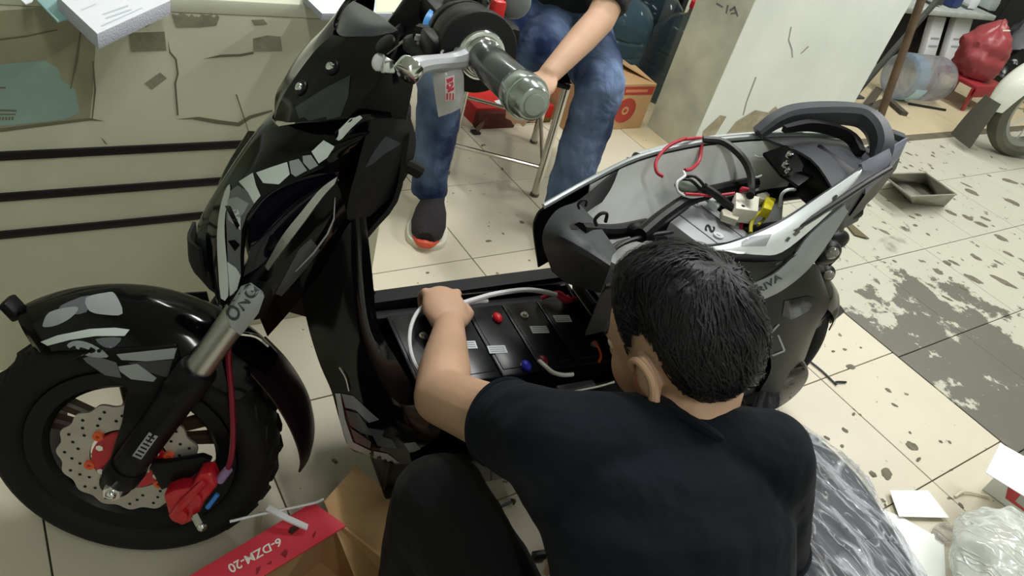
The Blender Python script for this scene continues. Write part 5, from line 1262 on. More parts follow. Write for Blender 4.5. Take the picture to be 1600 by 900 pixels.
obj('seat', plate([lz(0, .40)+V((0, -.02, 0)), lz(1, .40)+V((.02, 0, 0)), lz(3, .40)+V((0, .02, 0)), lz(2, .40)+V((-.02, 0, 0))], (0, 0, -.02), .006), mat('stool_seat', rgb(26, 26, 32), .6), st)
bl_ = thing('folding_stand', 'brown flat bar of a stand leaning beneath the stool', 'stand', fl((745, 206)))
q0, q1 = fl((743, 208)), fl((766, 176), .05)
obj('bar', sweep([q0+V((0, 0, .006)), q0.lerp(q1, .5), q1], .010, 8, prof=[(1, -.5), (1, .5), (-1, .5), (-1, -.5)]), mat('brown_bar', rgb(92, 74, 54), .6), bl_)
obj('foot', box(q0+V((0, 0, .004)), (.03, .03, .008), .002), mat('rubber_foot', rgb(40, 34, 30), .8), bl_)
# ---- boxes
M_card = mat('cardboard', rgb(186, 150, 108), .85, bump=.15, bscale=120, var=.08, vscale=8)
M_cardi = mat('cardboard_inside', rgb(160, 124, 86), .9)
M_redp = mat('red_print', rgb(168, 62, 48), .7, var=.12, vscale=20)
cb = thing('carton', 'open cardboard carton with red printed band beside the pillar', 'box', (2.06, 2.2, 0))
x0, x1, y0, y1, zt = 1.86, 2.26, 2.02, 2.34, .20
for c, s in ((((x0+x1)/2, y0, zt/2), (x1-x0, .006, zt)), (((x0+x1)/2, y1, zt/2), (x1-x0, .006, zt)), ((x0, (y0+y1)/2, zt/2), (.006, y1-y0, zt)), ((x1, (y0+y1)/2, zt/2), (.006, y1-y0, zt))):
    obj('wall', box(c, s, .001), M_card, cb, smooth=False)
obj('base', box(((x0+x1)/2, (y0+y1)/2, .004), (x1-x0, y1-y0, .006)), M_cardi, cb, smooth=False)
obj('flap', plate([(x0, y0, zt), (x1, y0, zt), (x1, y0+.15, zt+.012), (x0, y0+.15, zt+.012)], (0, 0, -.004), .001), M_card, cb, smooth=False)
obj('flap', plate([(x0, y1, zt), (x1, y1, zt), (x1-.05, y1+.05, zt+.12), (x0+.05, y1+.05, zt+.12)], (0, -.004, 0), .001), M_card, cb, smooth=False)
obj('flap', plate([(x1, y0, zt), (x1, y1, zt), (x1-.10, y1, zt+.03), (x1-.10, y0+.10, zt+.03)], (0, 0, -.003), .001), M_card, cb, smooth=False)
obj('hand_hole', plate([(1.94, y0+.07, zt+.010), (2.03, y0+.055, zt+.0095), (2.035, y0+.075, zt+.011), (1.95, y0+.095, zt+.0125)], (0, 0, .0012)), mat('dark_slot', rgb(58, 28, 16), .9), cb, smooth=False)
obj('printed_band', box(((x0+x1)/2, y0-.0034, zt-.028), (x1-x0-.01, .001, .036)), M_redp, cb, smooth=False)
obj('printed_roundel', cyl((2.135, y0-.003, .085), (2.135, y0-.0042, .085), .055, n=32), M_redp, cb)
obj('printed_roundel', lathe([(.010, -.0005), (.018, -.0005), (.018, .0005), (.010, .0005), (.010, -.0005)], 20, Matrix.Translation((2.135, y0-.0046, .085)), axis='Y'), M_card, cb)
obj('printed_word', box((2.16, y0-.0042, zt-.028), (.12, .0008, .012), .0002), mat('print_tan', rgb(206, 130, 100), .8), cb, smooth=False)
rb = thing('red_carton', 'low red carton with white streak on the floor behind the stool', 'box', (1.5, 2.12, 0))
obj('body', box((1.655, 2.19, .035), (.36, .18, .07), .003), mat('red_card', rgb(196, 44, 40), .5, var=.1), rb)
obj('lid_edge', box((1.655, 2.098, .012), (.36, .004, .018), .001), mat('dark_yellow', rgb(110, 90, 40), .7), rb)
obj('white_streak', plate([(1.58, 2.12, .0712), (1.72, 2.16, .0712), (1.76, 2.20, .0712), (1.58, 2.15, .0712)], (0, 0, .0008)), M_paper, rb, smooth=False)
obj('dark_end', box((1.555, 2.082, .032), (.17, .03, .060), .002), mat('maroon_print', rgb(86, 30, 26), .7, var=.4, vscale=40), rb)
# ---- water bottles
M_pet = mat('blue_pet', rgb(104, 138, 152), .12, trans=.6, ior=1.2, alpha=.6)
M_pet2 = mat('dark_pet', rgb(46, 62, 72), .12, trans=.4, ior=1.2, alpha=.75)
BOT = [(0, 0), (.11, 0), (.128, .012), (.132, .03), (.132, .075), (.126, .085), (.132, .095), (.132, .15), (.126, .16), (.132, .17), (.132, .225), (.126, .235), (.132, .245), (.132, .30), (.120, .345), (.085, .385), (.045, .405), (.030, .415), (.029, .45), (.027, .455)]
def bottle(M, label, m, cap=True, sc=1, grp='water bottles by the pillar'):
    b = thing('water_bottle', label, 'bottle', matrix=M, group=grp)
    bm = lathe([(r*(1.12 if h < .39 else 1)*sc, h*sc*.93) for r, h in BOT], 40); o = obj('bottle_body', bm, m, b, world=False)
    if cap:
        obj('cap', cyl((0, 0, .41*sc), (0, 0, .442*sc), .033*sc, n=24, bev=.003), mat('cap_bottle_red', rgb(200, 30, 50), .4), b, world=False)
    return b
bp = V((2.20, 2.62, .0))
bottle(Matrix.Translation((2.42, 2.50, .005)) , 'large pale blue water bottle standing behind the cardboard carton', M_pet)
bottle(Matrix.Translation((2.64, 2.30, .005)), 'dark empty water bottle squeezed between carton and pillar', M_pet2)
bottle(Matrix.Translation((2.72, 2.62, .005)), 'water bottle with red cap rearmost behind the pillar', M_pet2)
# ---- rack with machine parts along the back wall
rk = thing('parts_rack', 'dark steel rack of grey machine parts along the back wall', 'rack', (1.9, 3.1, 0))
M_rack = mat('rack_dark', rgb(34, 36, 38), .5, metal=.3)
for x in (.95, 3.15):
    for y in (2.85, 3.4): obj('post', box((x, y, .7), (.04, .04, 1.4), .003), M_rack, rk, smooth=False)
obj('darkening_board', box((2.05, 2.98, .21), (2.2, .02, .40), .002), mat('board_dark', rgb(26, 26, 28), .8), rk, smooth=False)  # dark board added to darken the open space behind the bottles
for z in (.42, .95): obj('shelf_board', box((2.05, 3.125, z), (2.24, .58, .03), .003), M_rack, rk, smooth=False)
M_cast = mat('cast_grey', rgb(120, 124, 124), .6, bump=.3, bscale=60, var=.2, vscale=20)
names = ['grey cast housing with bolt ears on the rack above the bottles', 'square grey casting on the rack left of the pillar top', 'grey gear cover on the rack behind the sitting man', 'dark motor drum on the rack end by the desk', 'grey cast flange lying at the near edge of the rack']
for k, (x, s) in enumerate(((2.62, .2), (2.32, .18), (1.95, .2), (1.25, .18), (2.9, .16))):
    t = thing('machine_part', names[k], 'machine part', (x, 2.97, .435), group='machine parts on the rack')
    obj('casting', box((x, 2.97, .435+s*.35), (s*1.3, s*1.1, s*.7), .012), M_cast, t)
    for q in (-1, 1): obj('bolt_ear', cyl((x+q*s*.6, 2.97-s*.5, .436), (x+q*s*.6, 2.97-s*.5, .46), .03, n=18, bev=.004), M_cast, t)
    obj('boss', cyl((x, 2.97-s*.55, .435+s*.35), (x, 2.97-s*.62, .435+s*.35), s*.22, n=24, bev=.004), M_cast, t)
for k, (x, y, c) in enumerate(((1.05, 2.3, (40, 42, 46)), (.86, 2.6, (70, 58, 48)))):
    t = thing('tool_chest', ['dark tool chest between desk and stool', 'brown case standing behind the desk end'][k], 'chest', (x, y, 0))
    mm = mat('chest_%d' % k, rgb(*c), .6)
    obj('body', box((x, y, .2), (.34, .26, .38), .008), mm, t); obj('lid', box((x, y, .41), (.35, .27, .05), .01), mm, t); obj('handle', sweep([(x-.08, y, .435), (x-.06, y, .46), (x+.06, y, .46), (x+.08, y, .435)], .007, 8), M_steel, t)

# ---- right: pole stand, bottle on its side, bags, low stool, shelf, parked bike
ps = thing('pole_stand', 'rusty brown pole standing in a cross foot beside the pillar', 'pole', fl((1374, 186)))
pb_ = fl((1374, 186)); pt = atx((1441, -4), pb_.x+.02) 
M_rust = mat('rusty_pole', rgb(92, 74, 56), .7, bump=.3, bscale=80, var=.3, vscale=14)
pt2 = pb_+(pt-pb_)*1.8
obj('pole', sweep([pb_, pb_.lerp(pt2, .5), pt2], .022, 14), M_rust, ps)
for a, b in (((1350, 172), (1373, 140)), ((1386, 154), (1413, 178)), ((1345, 176), (1380, 160))):
    obj('foot_bar', sweep([fl(a, .012), fl(((a[0]+b[0])/2, (a[1]+b[1])/2), .012), fl(b, .012)], .022, 8, prof=[(.5, -1), (.5, 1), (-.5, 1), (-.5, -1)]), mat('foot_bar', rgb(74, 68, 58), .7), ps)
fr = thing('steel_bar', 'dark steel bar slanting behind the rusty pole', 'bar', (4.2, 2.25, 0))
d0 = V((4.16, 2.25, 0)); d1 = aty((1470, -6), 2.35); d1 = d0+(d1-d0)*1.5
obj('bar', sweep([d0, d0.lerp(d1, .5), d1], .020, 10, prof=[(1, -.6), (1, .6), (-1, .6), (-1, -.6)]), mat('bar_dark', rgb(66, 68, 64), .6), fr)
obj('bar_shoe', box(d0+V((0, 0, .006)), (.09, .09, .012), .003), MATS['bar_dark'], fr)
# bottle lying on its side
a = fl((1404, 118), .135); b = fl((1512, 128), .135); ax = (b-a).normalized(); 
BM_ = orient(a, ax.cross(V((0, 0, 1))).normalized(), V((0, 0, 1)), ax)
Xv = V((0, 0, 1)).cross(ax).normalized(); BM_ = orient(a+V((0, 0, 0)), Xv, ax.cross(Xv), ax)
bt_ = thing('water_bottle', 'clear water bottle lying on its side on the tan floor', 'bottle', matrix=BM_, group='water bottles lying about')
sc_b = 1.0
obj('bottle_body', lathe([(r*1.02, h*1.12) for r, h in BOT[:16]+[(.03, .405)]], 40), mat('clear_pet', rgb(176, 186, 200), .1, trans=.7, ior=1.15, alpha=.6), bt_, world=False)
obj('tinted_base', lathe([(.113, -.001), (.133, .013), (.1365, .034), (.1365, .10)], 32), mat('blue_tint', rgb(120, 160, 190), .15, alpha=.3), bt_, world=False)
obj('label', lathe([(.1372, .03), (.1376, .035), (.1376, .125), (.1372, .13)], 10, None, 3.3, 4.6), mat('pale_blue_label', rgb(170, 206, 226), .4), bt_, world=False)
tag(obj('thin_rod', cyl(fl((1420, 162), .006), fl((1477, 172), .006), .008, n=8), M_wblk), 'thin dark rod on the floor beneath the lying bottle', 'rod')
# red bag
bgc = fl((1525, 110), .26)
def bag(name, label, c, r, m, seed, sq=(1, .9, 1)):
    bm = ball((0, 0, 0), 1, 40, sq)
    for v in bm.verts:
        d = v.co.normalized(); k = 1+.22*mnoise.noise(d*1.8+V((seed, 0, 0)))+.10*(1-abs(mnoise.noise(d*4+V((0, seed, 0))))*2)+.05*(1-abs(mnoise.noise(d*9))*2)
        v.co = v.co*k*r; v.co.z = max(v.co.z, -r*sq[2]*.82)
        if d.z > .82: v.co.x *= .35+.65*(1-d.z)/.18; v.co.y *= .35+.65*(1-d.z)/.18; v.co.z += r*.25*(d.z-.82)/.18
    t = thing(name, label, 'bag', c-V((0, 0, r*sq[2]*.82)))
    bm.transform(Matrix.Translation(c)); obj('sack', bm, m, t, angle=60)
    tz = c.z+r*sq[2]*1.02
    obj('tie', sweep([(c.x-.03, c.y-.04, tz), (c.x+.01, c.y-.06, tz+.01), (c.x+.05, c.y-.02, tz-.01)], .006, 6), mat('string', rgb(210, 200, 180), .8), t)
    return t
M_rbag = mat('red_plastic_bag', rgb(150, 64, 68), .38, bump=.9, bscale=14)
rs_ = thing('red_stool', 'low red plastic stool under the red bag', 'stool', (5.3, 2.3, 0))
M_rst = mat('red_stool_plastic', rgb(150, 44, 50), .45)
sc0 = fl((1530, 128), .16); 
obj('seat', box(sc0+V((0, .06, 0)), (.36, .30, .03), .01), M_rst, rs_)
for dx, dy in ((-.16, -.07), (.16, -.07), (-.16, .19), (.16, .19)):
    p = sc0+V((dx, dy, -.012)); obj('leg', plate([p+V((-.035, 0, 0)), p+V((.035, 0, 0)), p+V((.045, 0, -.148)), p+V((.005, 0, -.148))], (0, .012, 0), .003), M_rst, rs_)
obj('apron', box(sc0+V((0, -.085, -.03)), (.36, .012, .06), .003), M_rst, rs_)
bag('red_bag', 'crumpled red plastic bag tied with string on the low red stool', sc0+V((-.03, .07, .15)), .155, M_rbag, 3, (1.0, .85, 1.05))
bag('grey_bag', 'grey translucent sack tied with string beside the red bag', fl((1598, 64), .22)+V((-.08, -.16, .0)), .24, mat('grey_bag_film', rgb(120, 122, 126), .3, bump=.5, bscale=18), 8, (1, .9, 1))
bag('black_bag', 'black bin bag slumped behind the white fender', fl((1575, 118), .10), .17, mat('black_bag_film', rgb(20, 18, 20), .25, bump=.6, bscale=22), 12, (1.3, .9, .85))
tag(obj('yellow_tin', cyl(fl((1592, 156)), fl((1592, 156))+V((0, 0, .11)), .055, n=24, bev=.006), mat('yellow_tin', rgb(170, 134, 30), .5)), 'yellow tin low behind the white fender', 'tin')
# white packets
for k, (px, w_) in enumerate(((1438, .16), (1476, .24))):
    c = fl((px, 92), .0); c = V((c.x*.93, c.y*.93, 0))
    t = thing('paper_packet', ['small white paper packet leaning behind the lying bottle', 'wide white packet with printed lines behind the lying bottle'][k], 'packet', c, group='white packets')
    M_ = Matrix.Translation(c+V((0, .0, .20))) @ Matrix.Rotation(-.3, 4, 'X')
    po = obj('packet', box((0, 0, 0), (w_, .05, .34), .01, M_), mat('packet_white', rgb(214, 216, 220), .6), t)
    for q in range(2): obj('printed_line', box((0, -.0265, .03-.05*q), (w_*.7, .001, .012), 0, M_), mat('packet_print', rgb(150, 154, 162), .6), t, smooth=False)
# shelf across the top right with papers
sh_ = thing('low_shelf', 'white chipped shelf board at the top right with folders on it', 'shelf', (5.5, 3.1, 0))
ye = 2.55; pl = aty((1402, 24), ye); pr_ = aty((1560, 22), ye)
zs = (pl.z+pr_.z)/2
obj('board', box(((pl.x+pr_.x)/2, ye+.3, zs), (pr_.x-pl.x, .6, .035), .006), mat('shelf_white', rgb(176, 182, 178), .5, var=.15, vscale=20), sh_)
obj('drawer_dark', box(((pl.x+pr_.x)/2, ye+.34, zs/2-.02), (pr_.x-pl.x-.1, .42, zs-.05), .004), mat('shelf_dark', rgb(24, 22, 24), .7), sh_)
for s in (0, 1): obj('bracket', box((pl.x+.04 if s == 0 else pr_.x-.04, ye+.5, zs/2), (.04, .04, zs), .004), M_rack, sh_)
for k, (px, c, lb) in enumerate(((1485, (40, 60, 110), 'blue folder standing on the white shelf board'), (1512, (226, 230, 236), 'white document tray on the white shelf board'), (1545, (160, 168, 168), 'grey torn wrapper on the white shelf board'), (1455, (60, 58, 56), 'dark case on the white shelf board'))):
    p = aty((px, 14), ye+.1)
    t = thing('folder', lb, 'folder', (p.x, p.y, zs+.018)); mm = mat('folder_%d' % k, rgb(*c), .5)
    obj('cover', box((p.x, p.y+.08, zs+.058+.03*k % .05), (.12, .2, .075), .006, ), mm, t); obj('spine', box((p.x, p.y-.022, zs+.058), (.11, .006, .06), .002), mm, t)
# parked motorbike: white fender, wheel, mud flap
mb = thing('parked_motorbike', 'parked motorbike wheel under a white fender at the right edge', 'motorbike', fl((1580, 258)))
wx = fl((1574, 244)); wxc = V((wx.x+.02, wx.y+.02, .26)); dm = V((.92, -.38, 0)).normalized(); nm = V((.38, .92, 0))
WMB = orient(wxc, dm, nm, V((0, 0, 1)))
def mbo(n, bm, m): bm.transform(WMB); return obj(n, bm, m, mb)
mbo('tyre', lathe([(.19, -.04), (.215, -.05), (.245, -.04), (.26, 0), (.245, .04), (.215, .05), (.19, .04), (.19, -.04)], 48, axis='Y'), mat('dusty_tyre', rgb(92, 92, 78), .85, var=.2))
mbo('rim', lathe([(.165, -.03), (.19, -.035), (.19, .035), (.165, .03), (.165, -.03)], 48, axis='Y'), M_steel)
mbo('hub', cyl((0, -.06, 0), (0, .06, 0), .035, n=20, bev=.004), M_steel)
for k in range(8):
    a_ = 2*PI*k/8; mbo('spoke', cyl((.03*math.cos(a_), 0, .03*math.sin(a_)), (.17*math.cos(a_), 0, .17*math.sin(a_)), .004, n=6), M_steel)
rows = []
for ang, hw in ((186, .05), (160, .085), (130, .095), (100, .095), (70, .09), (40, .07)):
    a_ = math.radians(ang); rows.append([V(((.33-.07*abs(t)**2.5)*math.cos(a_), t*hw, (.33-.07*abs(t)**2.5)*math.sin(a_))) for t in (-1, -.7, -.3, 0, .3, .7, 1)])
mbo('fender', patch(rows, .004, 3, 4, out=(0, 0, 1)), mat('white_fender', rgb(224, 228, 218), .35, coat=.3))
mbo('mud_flap', patch([[V((-.315, -.06, .02)), V((-.33, 0, .02)), V((-.315, .06, .02))], [V((-.335, -.075, -.10)), V((-.345, 0, -.10)), V((-.335, .075, -.10))], [V((-.345, -.085, -.235)), V((-.35, 0, -.235)), V((-.345, .085, -.235))]], .004, 4, 4, out=(-2, 0, 0)), mat('grey_flap', rgb(84, 84, 76), .8))
for s in (-1, 1): mbo('fork', cyl((0, s*.08, 0), (.25, s*.08, .62), .02, n=14), M_steel)
# ---- metal pan
pn = thing('metal_pan', 'empty grey metal pan standing on the worn floor', 'pan', (3.46, 1.35, 0))
ctr = V((3.455, 1.365, 0)); u_ = V((.82, -.57, 0)).normalized(); v_ = V((.57, .82, 0)).normalized()
cr = [fl(p, .09) for p in ((1377, 272), (1423, 307), (1494, 304), (1446, 270))]
bs = [fl(p, .0) for p in ((1392, 284), (1425, 319), (1476, 323), (1447, 289))]
M_pan = mat('pan_metal', rgb(150, 148, 136), .45, metal=.15, var=.15, vscale=12)
for i in range(4):
    j = (i+1) % 4; inn = (sum(cr, V((0, 0, 0)))/4-(cr[i]+cr[j])/2); inn.z = 0; inn.normalize()
    obj('wall', plate([bs[i]+V((0, 0, .002)), bs[j]+V((0, 0, .002)), cr[j], cr[i]], inn*.004, .001), M_pan, pn, smooth=False)
obj('base', plate([p+V((0, 0, .002)) for p in bs], (0, 0, .004), .001), M_pan, pn, smooth=False)
obj('rim', sweep(cr+[cr[0]], .004, 8, sm=1), M_pan, pn)
# mouse-trap like strip and small dark marks near the box
tag(obj('rubber_strip', sweep([fl((876, 220), .004), fl((884, 226), .006), fl((894, 229), .004)], .008, 8), mat('rubber_brown', rgb(62, 46, 36), .8)), 'short dark rubber strip on the floor near the stool leg', 'rubber strip')
tag(obj('wire_piece', sweep([fl((1256, 557), .004), fl((1285, 580), .004), fl((1307, 601), .004), fl((1306, 597), .006), fl((1322, 597), .004)], .003, 6, sm=3), M_wblk), 'thin black wire on the beige tiles by the back tyre', 'wire')
tag(obj('leaf_piece', plate([fl((1316, 345), .003), fl((1335, 368), .003), fl((1358, 374), .004), fl((1332, 352), .006)], (0, 0, .004), .001), mat('dry_leaf', rgb(96, 88, 62), .8)), 'dry leaf-like scrap on the floor by the tail lamp', 'scrap')

cu_ = thing('dark_backdrop', 'dark low cupboard added to darken the corner behind the bags', 'backdrop', (6.6, 3.1, 0))  # dark block with doors, added as a backdrop to darken this corner
M_cup = mat('backdrop_dark', rgb(30, 30, 32), .6, var=.2, vscale=5)
xa = pr_.x+.03
obj('carcass', box(((xa+7.45)/2, 3.16, .55), (7.45-xa, .56, 1.1), .006), M_cup, cu_, smooth=False)
for k in range(2):
    w2 = (7.45-xa)/2; obj('door', box((xa+w2*(k+.5), 2.872, .55), (w2-.02, .018, 1.04), .004), M_cup, cu_, smooth=False); obj('knob', ball((xa+w2*(k+.5)+(-1)**k*(w2/2-.06), 2.85, .6), .018, 12), M_steel, cu_)
# ================================================================ foreground
# ---- scooter seat wrapped in clear film
sw = thing('wrapped_seat', 'dark scooter seat wrapped in clear plastic film on the floor', 'seat', (1.3, .34, 0))
cen = [fl(p, .09) for p in ((1150, 662), (1215, 690), (1262, 750), (1310, 830), (1350, 910), (1390, 1010))]
wd_ = [.075, .115, .13, .135, .13, .10]
hh = [.06, .10, .13, .13, .12, .09]
secs = []
for i, c in enumerate(cen):
    t = (cen[min(i+1, 5)]-cen[max(i-1, 0)]); t.z = 0; t.normalize(); s = V((t.y, -t.x, 0))
    secs.append((V((c.x, c.y, hh[i]*.5+.002)), s*wd_[i], V((0, 0, hh[i]*.5))))
sm_ = []
P_ = crom([list(c)+list(a)+list(b) for c, a, b in secs], 6)
sm_ = [(V(q[:3]), V(q[3:6]), V(q[6:9])) for q in P_]
bm = loft(sm_, 40, 2.8); obj('cushion', bm, mat('seat_vinyl', rgb(52, 54, 64), .5, bump=.1, bscale=200), sw)
bm = loft([(c, a*1.06, b*1.08+V((0, 0, .002))) for c, a, b in sm_], 72, 2.6)
bmesh.ops.subdivide_edges(bm, edges=[e for e in bm.edges], cuts=1, use_grid_fill=True)
dirv = (cen[4]-cen[1]).normalized(); sid = V((dirv.y, -dirv.x, 0))
for v in bm.verts:
    q = V((v.co.dot(sid)*20+v.co.dot(dirv)*8, v.co.dot(dirv)*3-v.co.dot(sid)*2, v.co.z*14)); r = 1-abs(mnoise.noise(q))*2; r2 = 1-abs(mnoise.noise(q*2.1+V((5, 1, 2))))*2
    c0_ = min(cen, key=lambda c: (c-v.co).length); d = V((v.co.x-c0_.x, v.co.y-c0_.y, v.co.z-.05)).normalized()
    v.co += d*(.014*max(0, r)**4+.006*max(0, r2)**4)
    v.co.z = max(v.co.z, .002)
M_film = crease_film('wrap_film', rgb(222, 226, 236), .10, .62)
obj('film', bm, M_film, sw, angle=70)
# ---- white papers and box, plastic bag at bottom right
M_wp = mat('white_card', rgb(240, 244, 240), .6)
def slab(name, label, cat, px, z, th, m, grp=None): return tag(obj(name, plate([fl(p, z) for p in px], (0, 0, -th), .0005), m, smooth=False), label, cat, grp)
slab('paper_sheet', 'white sheet with dog-eared corner on the beige tiles', 'paper', ((1390, 766), (1450, 766), (1484, 809), (1405, 807)), .012, .0015, M_wp)
slab('paper_sheet', 'large white carton sheet partly under the wrapped seat edge', 'paper', ((1366, 790), (1410, 808), (1475, 845), (1478, 905), (1480, 990), (1400, 960)), .006, .002, M_wp)
wb = thing('white_box', 'open white box with red printed label at the right edge', 'box', fl((1575, 760)))
g = [fl(p, 0) for p in ((1533, 768), (1543, 745), (1640, 830), (1610, 860))]
hb = .085
def up(p, h=hb): return V((p.x, p.y, h))
g = [fl((1534, 765)), fl((1600, 812)), fl((1665, 770)), fl((1600, 725))]
for i in range(4):
    j = (i+1) % 4; inn = (sum(g, V((0, 0, 0)))/4-(g[i]+g[j])/2); inn.normalize(); w_ = obj('wall', plate([g[i]+V((0, 0, .001)), g[j]+V((0, 0, .001)), up(g[j]), up(g[i])], inn*.003, .0005), M_wp, wb, smooth=False)
    if i == 0:
        n_ = -inn*.0008
        obj('red_label', plate([g[i].lerp(g[j], .45)+V((0, 0, .02))+n_, g[i].lerp(g[j], .98)+V((0, 0, .02))+n_, g[i].lerp(g[j], .98)+V((0, 0, .07))+n_, g[i].lerp(g[j], .25)+V((0, 0, .07))+n_], n_), mat('label_red', rgb(206, 80, 86), .6), wb, smooth=False)
        obj('label_mark', plate([g[i].lerp(g[j], .62)+V((0, 0, .03))+n_*2.5, g[i].lerp(g[j], .85)+V((0, 0, .028))+n_*2.5, g[i].lerp(g[j], .88)+V((0, 0, .058))+n_*2.5, g[i].lerp(g[j], .6)+V((0, 0, .06))+n_*2.5], n_), mat('label_grey', rgb(190, 190, 186), .6), wb, smooth=False)
obj('base', plate([p+V((0, 0, .003)) for p in g], (0, 0, -.002)), M_wp, wb, smooth=False)
obj('flap', plate([fl(p, .13) for p in ((1540, 738), (1563, 692), (1640, 735), (1625, 790))], (0, 0, -.002), .0005), M_wp, wb, smooth=False)
tag(obj('zip_tie', sweep([fl((1492, 776), .004), fl((1505, 768), .008), fl((1522, 770), .006), fl((1545, 776), .006)], .003, 6), mat('cream_tie', rgb(226, 220, 196), .5)), 'cream plastic strip in front of the white box', 'strip')
bgp = V((1.70, .06, .10))
bm = ball((0, 0, 0), 1, 96, (1.5, 1.15, .62))
for v in bm.verts:
    d = v.co.normalized(); k = 1+.14*mnoise.noise(d*1.7)+.09*(1-abs(mnoise.noise(d*2.4))*2)+.035*(1-abs(mnoise.noise(d*5+V((3, 1, 0))))*2)
    v.co = v.co*k*.125; v.co.z = max(v.co.z, -.09)
bm.transform(Matrix.Translation(fl((1610, 905), .08)))
tag(obj('plastic_bag', bm, crease_film('frosted_bag', rgb(232, 238, 234), .45, .85), angle=60), 'frosted clear plastic bag bunched at the bottom right', 'bag')
tag(obj('film_scrap', patch([[fl((1452, 838), .003), fl((1462, 820), .004), fl((1480, 817), .005), fl((1492, 825), .004)], [fl((1458, 848), .004), fl((1468, 834), .009), fl((1484, 832), .007), fl((1494, 836), .006)], [fl((1470, 855), .002), fl((1478, 846), .012), fl((1488, 846), .010), fl((1496, 846), .002)]], .001, 4, 4, out=(0, 0, 3)), crease_film('grey_film', rgb(170, 168, 158), .2, .7)), 'small crumpled scrap of film beside the white sheets', 'scrap')
# ---- red-flapped battery carton at the bottom
rc = thing('battery_carton', 'opened cardboard carton with red printed flap in front of the wheel', 'box', fl((420, 900), .0))
zf = .15
fr_ = [fl(p, z) for p, z in (((489, 784), .155), ((541, 821), .150), ((395, 910), .150), ((240, 990), .150), ((200, 960), .155), ((298, 898), .155))]
flap = obj('red_flap', plate(fr_, (0, 0, -.004), .0008), mat('red_card_flap', rgb(206, 50, 66), .55, var=.06, vscale=8), rc, smooth=False)
bfl = bvh_of(flap)
decal('cut_out', [(450, 832), (453, 824), (466, 818), (474, 818), (468, 826), (456, 836)], None, mat('cut_brown', rgb(70, 34, 26), .9), flap, bvh=bfl, off=.0008)
text_on('lettering', '6-DZM-20', [(437, 840), (354, 884), (362, 897), (441, 852)], flap, mat('print_white', rgb(236, 226, 220), .6), bvh=bfl)
for q in ([(438, 866), (446, 858), (450, 862), (446, 872), (448, 862), (441, 868)], [(416, 882), (424, 876), (424, 882)], [(400, 888), (408, 884), (404, 896), (400, 899)], [(488, 838), (492, 830), (494, 832), (490, 842)]): decal('pen_mark', q, None, mat('pen_dark_red', rgb(140, 20, 36), .6), flap, bvh=bfl, off=.001)
tf = [fl(p, z) for p, z in (((556, 727), .16), ((612, 774), .15), ((632, 900), .10), ((560, 915), .10), ((506, 783), .145))]
obj('tan_flap', plate(tf, (0, 0, -.004), .0008), M_card, rc, smooth=False)
b0 = [fl(p, .145) for p in ((500, 790), (545, 824), (610, 905), (440, 1000), (330, 960))]
cbx = [fl(p, .14) for p in ((512, 800), (612, 880), (520, 1010), (330, 960))]
for i in range(4):
    j = (i+1) % 4; inn = (sum(cbx, V((0, 0, 0)))/4-(cbx[i]+cbx[j])/2); inn.z = 0; inn.normalize()
    a_, b_ = cbx[i].copy(), cbx[j].copy(); a0, b0_ = V((a_.x, a_.y, .001)), V((b_.x, b_.y, .001))
    obj('wall', plate([a0, b0_, b_, a_], inn*.004, .0006), M_card, rc, smooth=False)
obj('base', plate([V((p.x, p.y, .004)) for p in cbx], (0, 0, -.003)), M_cardi, rc, smooth=False)
tag(obj('cable_tie', sweep([fl((359, 815), .16), fl((400, 805), .165), (fl((440, 797), .17)), fl((490, 786), .165), fl((505, 780), .16)], .0022, 6), M_wwht), 'thin white zip tie pointing at the front tyre', 'strip')
tag(obj('white_strap', sweep([fl((418, 793), .185), fl((445, 808), .18), fl((480, 824), .162)], .0046, 8, prof=[(.4, -1), (.4, 1), (-.4, 1), (-.4, -1)], up=(0, 0, 1)), M_wwht), 'flat white plastic strap across the red carton flap', 'strip')
tag(obj('tape_strip', plate([fl((404, 800), .02), fl((411, 800), .02), fl((405, 838), .012), fl((398, 838), .012)], (0, 0, .001)), mat('beige_tape', rgb(186, 170, 146), .6), smooth=False), 'short beige tape strip behind the red flap', 'tape')
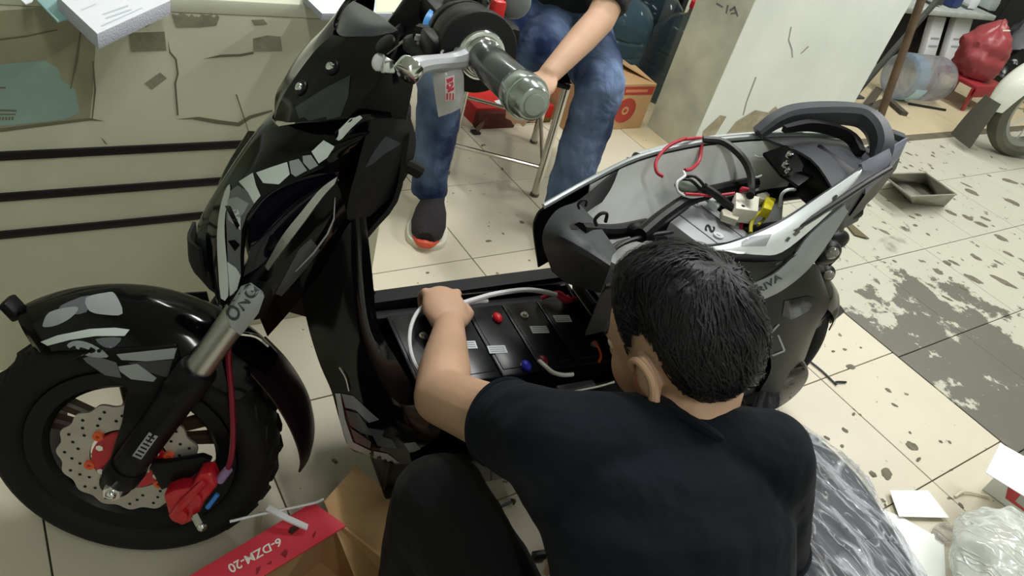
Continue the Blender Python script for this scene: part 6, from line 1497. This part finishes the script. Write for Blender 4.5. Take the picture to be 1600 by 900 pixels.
# ---- screwdriver and black bit between the man's legs
sd = thing('screwdriver', 'steel screwdriver lying between the crouching man\'s legs', 'screwdriver', fl((790, 792), .006))
p0, p1 = fl((770, 797), .008), fl((801, 784), .008)
dd = (p1-p0).normalized()
obj('blade', cyl(p0-dd*.03, p1, .004, n=10), M_chrome, sd); obj('tip', cyl(p1, p1+dd*.006, .007, .004, 10), mat('brown_tip', rgb(90, 64, 40), .5), sd); obj('handle', sweep([p0-dd*.12, p0-dd*.08, p0-dd*.03], [.011, .013, .008], 12), mat('handle_black', rgb(24, 24, 26), .5), sd)
lt = thing('black_tube', 'small black tube with steel edge lying by the man\'s knee', 'tube', fl((842, 868), .008))
q0, q1 = fl((833, 869), .009), fl((852, 866), .009)
obj('tube_body', cyl(q0, q1, .009, n=16, bev=.001), M_wblk, lt); obj('steel_edge', box((q0+q1)/2+V((0, 0, .0085)), (.016, .004, .001)), M_chrome, lt)
# ---- plastic sachet tag hanging from the brake lever and blue tape
tg = thing('label_sachet', 'clear plastic sachet with red printed card hanging from the handlebar', 'tag', SM @ L(700, 182, -.20))
def SW(px, py, y): return SM @ L(px, py, y)
film = [[SW(688, 88, -.19), SW(705, 96, -.19), SW(716, 100, -.19)], [SW(677, 116, -.20), SW(700, 114, -.205), SW(724, 116, -.20)], [SW(680, 150, -.20), SW(704, 146, -.21), SW(725, 142, -.20)], [SW(685, 183, -.20), SW(706, 176, -.205), SW(725, 166, -.20)]]
fo = obj('film', patch(film, .0008, 5, 5, out=CAM), mat('sachet_film', rgb(196, 194, 196), .22, alpha=.8, bump=.5, bscale=40), tg)
bs_ = bvh_of(fo)
decal('printed_card', [(695, 121), (709, 117), (710, 154), (696, 158)], None, mat('card_pale', rgb(222, 206, 210), .5), fo, bvh=bs_, off=.0008)
for q in ([(697, 124), (707, 120), (706, 126), (699, 130)], [(698, 132), (707, 127), (707, 132), (703, 140), (698, 138)], [(699, 141), (708, 135), (708, 140), (700, 144)]): decal('card_print', q, None, mat('card_red', rgb(206, 60, 84), .5), fo, bvh=bs_, off=.0012)
for x in (698, 702, 706): decal('card_print', [(x, 145), (x+2, 145), (x+2, 155), (x, 155)], None, MATS['card_red'], fo, bvh=bs_, off=.0012)
obj('string', sweep([SW(692, 90, -.19), SW(690, 82, -.18), SW(696, 76, -.17)], .0012, 6), M_wwht, tg)
tag(obj('blue_tape', patch([[SW(672, 14, -.08), SW(677, 18, -.08)], [SW(664, 26, -.09), SW(675, 28, -.09)], [SW(658, 46, -.10), SW(668, 48, -.10)]], .001, 4, 4, out=CAM), mat('blue_tape', rgb(70, 150, 220), .4)), 'strip of bright blue tape stuck by the handlebar clamp', 'tape')
